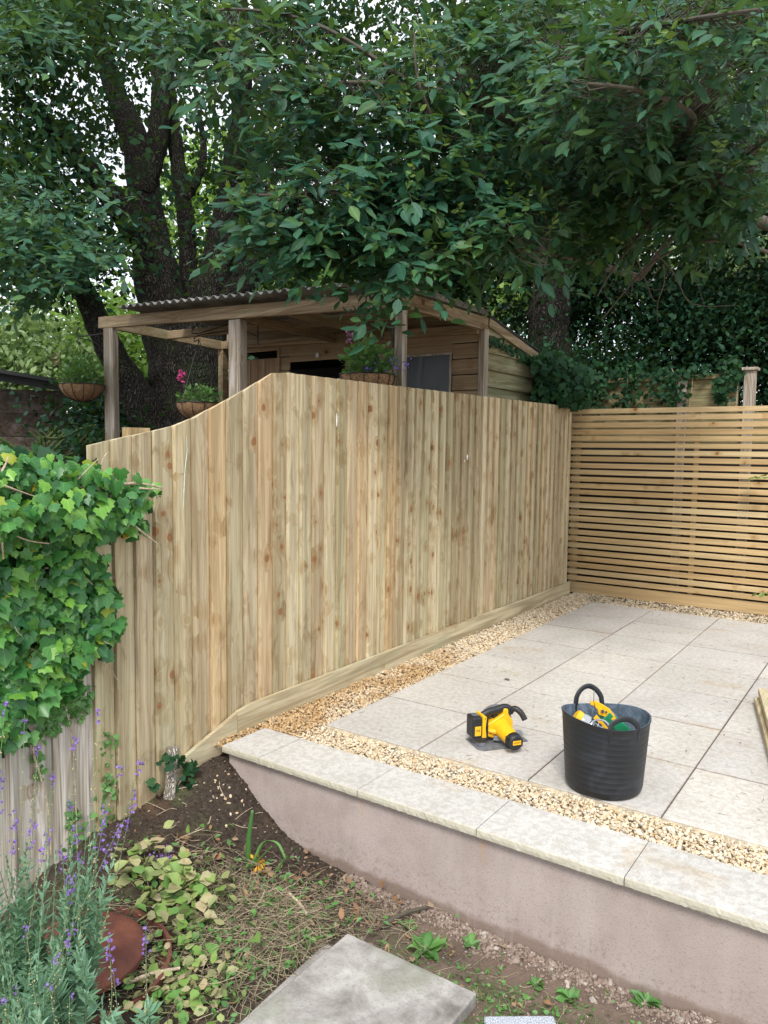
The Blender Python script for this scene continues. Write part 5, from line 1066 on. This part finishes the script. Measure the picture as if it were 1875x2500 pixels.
wb = [  # u, v, depth, ru, rv, rd, sprays, leaf size
    (720, 420, 4.7, 190, 85, .5, 170, .088), (900, 330, 5.0, 190, 110, .5, 165, .088), (1000, 460, 5.2, 180, 90, .5, 240, .086), (820, 535, 4.8, 200, 55, .45, 150, .086), (1110, 490, 4.9, 75, 50, .4, 60, .088),
    (760, 220, 4.9, 180, 80, .5, 110, .088), (560, 140, 4.8, 140, 90, .5, 80, .088), (430, 60, 5.2, 110, 60, .5, 70, .085), (1000, 150, 5.4, 190, 100, .6, 150, .085), (600, 510, 4.7, 80, 50, .3, 55, .085),
    (1240, 420, 5.9, 170, 130, .6, 270, .088), (1300, 200, 4.7, 170, 110, .7, 150, .088), (1480, 100, 4.2, 210, 90, .6, 150, .078), (1600, 40, 3.7, 120, 70, .4, 46, .075), (1560, 300, 5.0, 160, 120, .7, 200, .088), (1410, 290, 5.4, 150, 120, .6, 170, .086),
    (1450, 440, 5.9, 170, 80, .6, 170, .085), (1600, 410, 5.6, 100, 70, .6, 90, .085), (1270, 185, 4.0, 70, 30, .2, 12, .075), (800, 655, 4.75, 35, 30, .12, 7, .080), (850, 615, 4.75, 70, 25, .2, 22, .080), (1200, 60, 5.4, 200, 80, .6, 170, .085),
    (60, 560, 6.8, 110, 70, .6, 110, .085), (60, 440, 6.9, 100, 60, .5, 70, .085), (230, 430, 6.9, 50, 35, .3, 16, .085), (40, 80, 6.9, 110, 90, .6, 90, .085), (90, 620, 6.6, 70, 25, .4, 22, .085), (200, 550, 6.6, 80, 50, .5, 45, .085)]
Vl, Vt = [], []
for (u, v, d, ru, rv_, rd, n, ls) in wb:
    P, D = blob(u*K_, v*K_, d, ru*K_, rv_*K_, rd, n); L_ = rng.uniform(.16, .34, n)
    D = D*.6+(-CFh)*.45+CRh*-.30+rv(n, .40)+[0, 0, .0]; ls = ls*1.24
    a_, b_ = sprays(P, D, L_, 7, ls*rng.uniform(.85, 1.15, n), OV, droop=.28, tw=.0020, toward=.75); Vl.append(a_); Vt.append(b_)
    if u > 450:   # connecting twigs back to the nearest bough
        k = ((P[:, None]-ctr[None])**2).sum(-1).argmin(1); Q = ctr[k]; ok = np.linalg.norm(P-Q, axis=1) < 1.3; P_, Q_ = P[ok], Q[ok]
        mid = (P_+Q_)/2+rv(len(P_), .04); Vt.append(tubes(np.stack([Q_, (Q_+mid)/2+rv(len(P_), .015), mid, (mid+P_)/2+rv(len(P_), .015), P_], 1), .0042, .0021))
fast('foliage', *cat_(Vl), M['willow'], wt_, tm=OV); fast('twigs', *cat_(Vt), M['twig'], wt_)
# pale young shoots
Bs, Ds, Ls_ = [], [], []
for (u, v, d, n, L_) in ((890, 150, 4.75, 3, .34), (950, 200, 4.75, 2, .26), (820, 240, 4.7, 2, .25), (590, 300, 4.45, 3, .16), (830, 130, 4.8, 1, .2), (700, 200, 4.6, 2, .18), (1180, 480, 4.8, 2, .12), (520, 430, 4.4, 2, .12), (1130, 400, 5, 1, .16), (1370, 350, 5, 1, .15), (1100, 30, 5, 3, .2), (480, 30, 5, 3, .18), (960, 330, 4.8, 2, .12), (1350, 520, 5.4, 2, .14)):
    for _ in range(n): Bs.append(atD(u*K_+rng.normal(0, 14), v*K_+rng.normal(0, 14), d)); Ds.append(V3(0, 0, 1)+rv(1, .25)[0]); Ls_.append(L_*rng.uniform(.8, 1.1))
for (u, v, d, ru, rv_, rd, n, ls) in wb[:18]:
    P, D = blob(u*K_, v*K_, d-.1, ru*K_*1.02, rv_*K_*1.02, rd, max(2, n//26))
    for p_, d_ in zip(P, D): Bs.append(p_); Ds.append(d_*.5+V3(0, 0, .5)-CFh*.5+rv(1, .3)[0]); Ls_.append(rng.uniform(.09, .18))
a_, b_ = sprays(np.array(Bs), np.array(Ds), np.array(Ls_), 8, .05, OV, droop=0, up=.4, tw=.0025); fast('young_foliage', *a_, M['young'], wt_); fast('young_twigs', *b_, M['young'], wt_)
# bare hanging twigs, right centre
mb = MB()
for _ in range(15):
    u, v = rng.uniform(1050, 1500), rng.uniform(510, 590); d = rng.uniform(5.2, 6.4); p = D_(u, v, d); l = rng.uniform(.2, .55); a = rng.normal(0, .5)
    mb.tube(curve([p, p+CRh*a*l*.3+V3(0, 0, -l*.3), p+CRh*a*l*.5+V3(0, 0, -l*.75)+rv(1, .05)[0], p+CRh*a*l*1.0+V3(0, 0, -l*.95)+rv(1, .06)[0]], 10), [.007-.0006*k for k in range(10)], 5)
mb.build('bare_twigs', M['twig'], wt_, smooth=True)
# dark evergreen hedge behind the panel fence
hd = thing('hedge', 'dark evergreen hedge growing behind the panel fence on the right', 'hedge', D_(1400, 900, 8.6)*[1, 1, 0]+V3(0, 0, -.1))
tiers = []
for k in range(74):
    u_, v_ = rng.uniform(1140, 2050), rng.uniform(575, 860); tiers.append((u_, v_, rng.uniform(9.4, 10.8), rng.uniform(60, 120), rng.uniform(7, 16), .5, int(rng.uniform(500, 950))))
bulk('foliage', hd, 'darkleaf', tiers+[(1235, 700, 10.9, 70, 70, .4, 2600), (1300, 640, 11.0, 120, 60, .4, 2200), (1450, 620, 11.0, 90, 40, .4, 800), (1100, 690, 10.6, 70, 30, .5, 900), (1670, 850, 9.9, 60, 60, .4, 1800), (1330, 800, 10.4, 180, 50, .3, 3500), (1560, 800, 10.4, 150, 50, .3, 3000)], .085, DI, upv=1.1, droop=-.1)
mb = MB()
for k in range(9): x_ = 1180+k*60; limb(mb, [D_(x_, 1150, 10.1), D_(x_+10, 950, 10.1), D_(x_-10, 850, 10.1)], [.04, .03, .02], 8, 7)
mb.build('stems', M['bark'], hd)
# ivy clump at the shed corner and on the panel fence
ic = thing('ivy', 'dark ivy clump climbing over the back corner of the shed and the panel fence end', 'ivy', (-.7, 5.0, 0))
PC = np.array([(1300, 870), (1345, 850), (1400, 880), (1440, 900), (1440, 990), (1400, 995), (1330, 985), (1300, 975), (1305, 920)], float)
u, v = rng.uniform(1290, 1450, 1700), rng.uniform(845, 1000, 1700); k = inpoly(u, v, PC); u, v = u[k], v[k]; P = np.array([atD(a, b, rng.uniform(7.6, 8.3)) for a, b in zip(u, v)]); n = len(P)
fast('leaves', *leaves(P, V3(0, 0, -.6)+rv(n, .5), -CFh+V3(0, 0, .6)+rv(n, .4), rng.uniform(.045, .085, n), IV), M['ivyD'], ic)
ib = thing('ivy', 'ivy trails hanging down the face of the old panel fence behind the slats', 'ivy', (.3, YB-.05, 1.5))
P = []
for (u0, v0, n_, su, sv) in ((1450, 925, 120, 40, 18), (1540, 965, 90, 22, 22), (1640, 955, 120, 22, 22), (1580, 912, 70, 50, 8), (1690, 908, 40, 30, 6), (1765, 920, 60, 10, 22), (1795, 900, 50, 8, 30), (1450, 955, 90, 20, 25), (1760, 960, 40, 14, 16)):
    for _ in range(n_): P.append(atY(u0+rng.normal(0, su), min(v0+rng.normal(0, sv), 1150), YB-rng.uniform(.05, .13)))
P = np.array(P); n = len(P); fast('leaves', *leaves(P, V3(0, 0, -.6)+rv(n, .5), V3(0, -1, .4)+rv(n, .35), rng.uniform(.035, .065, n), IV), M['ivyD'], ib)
mb = MB(); [mb.tube(curve([atY(a, 900, YB-.05), atY(a+rng.normal(0, 8), 940, YB-.06), atY(a+rng.normal(0, 10), 1000, YB-.05)], 8), .004, 5) for a in (1480, 1530, 1640, 1690, 1770, 1795)]; mb.build('stems', M['stem'], ib)
si = thing('ivy', 'ivy strand trailing under the eave of the greenish shed side wall', 'ivy', (XR+.03, 3.6, 2.5))
pp = curve([atX(1195, 832, XR+.03), atX(1230, 845, XR+.04), atX(1270, 866, XR+.04), atX(1300, 885, XR+.04)], 60); pp = np.repeat(pp, 3, 0); n = len(pp)
fast('leaves', *leaves(pp+rv(n, .022), V3(0, 0, -.7)+rv(n, .4), V3(1, -.3, .3)+rv(n, .3), rng.uniform(.03, .05, n), IV), M['ivyD'], si)
# bright trees beyond
def fartree(lab, base, blobs, mat, size=.2, ):
    t = thing('background_tree', lab, 'tree', base*[1, 1, 0]+V3(0, 0, -.1), 'sunlit trees beyond the sheds'); r_ = .16
    cu, cv, cd = blobs[0][:3]; part_limb('trunk', t, [D_(cu, 1080, cd+.3), D_(cu, 850, cd+.3), D_(cu+10, cv-40, cd+.3)], [.2, .16, .05], 10, 8)
    bulk('foliage', t, mat, blobs, size, DI, upv=.8); return t
fartree('pale willow-leaved tree beyond the dark shed at the far left', D_(40, 900, 15), [(40, 760, 15, 120, 110, 1.2, 5200), (-40, 820, 15, 100, 90, 1, 2500), (120, 810, 14.5, 80, 60, .8, 1800)], 'far2', .15)
fartree('bright green tree seen between the left porch post and the trunk', D_(280, 900, 16), [(270, 760, 16, 80, 120, 1, 3600), (215, 700, 16, 70, 60, 1, 1500), (300, 880, 15.5, 70, 60, .8, 2000)], 'far', .17)
fartree('bright green tree showing through the gap between the main trunks', D_(440, 800, 19), [(440, 500, 19, 120, 230, 1.2, 5000), (430, 700, 18, 120, 70, 1, 2200)], 'far', .2)
fartree('light green tree behind the corrugated roof and the shaded trunks', D_(620, 800, 18), [(600, 610, 18, 150, 60, 1.2, 3600), (800, 600, 18, 150, 60, 1, 2500)], 'far', .2)
fartree('light green tree showing through twigs right of the shed', D_(1100, 800, 17), [(1080, 660, 17, 130, 70, 1, 3200), (1240, 620, 17, 100, 60, 1, 1500), (1200, 520, 17, 140, 70, 1, 1500)], 'far', .18)
fartree('bright sunlit tree low at the far right edge', D_(1600, 800, 15), [(1580, 610, 14, 100, 50, 1, 2800), (1480, 560, 15, 100, 60, 1, 1200), (1660, 560, 14, 90, 60, 1, 1500)], 'far2', .16)
# shaded shrubs behind the left shed gap
sb = thing('shrub', 'dark green shrub in shade between the dark shed and the large trunk', 'shrub', D_(240, 1000, 10.8)*[1, 1, 0]+V3(0, 0, -.1))
bulk('foliage', sb, 'darkleaf', [(235, 920, 10.8, 70, 60, .5, 2200), (290, 900, 11, 40, 60, .4, 1000), (210, 960, 9.6, 40, 30, .3, 400), (520, 780, 11.5, 60, 80, .5, 1500), (560, 900, 11.5, 200, 90, .5, 2500)], .09, ROUND)
mb = MB(); [limb(mb, [D_(a, 1150, 10.8), D_(a+8, 1000, 10.8), D_(a-5, 900, 10.8)], [.03, .02, .01], 8, 6) for a in (220, 250, 290)]; mb.build('stems', M['bark'], sb)
# twig of a neighbour's shrub poking in at the right edge of the slatted fence
rs = thing('leafy_sprig', 'bright green leafy sprig poking in at the right edge in front of the slatted fence', 'sprig', atY(1900, 1170, 4.5))
B_ = np.array([atY(1895, 1165, 4.5), atY(1890, 1160, 4.55), atY(1895, 1450, 4.5)]); a_, b_ = sprays(B_, np.array([V3(-1, 0, .1), V3(-1, .1, -.1), V3(-1, 0, .1)]), np.array([.17, .15, .12]), 7, .06, ROUND, 0.1, .6); fast('leaves', *a_, M['young'], rs); fast('stem', *b_, M['stem'], rs)
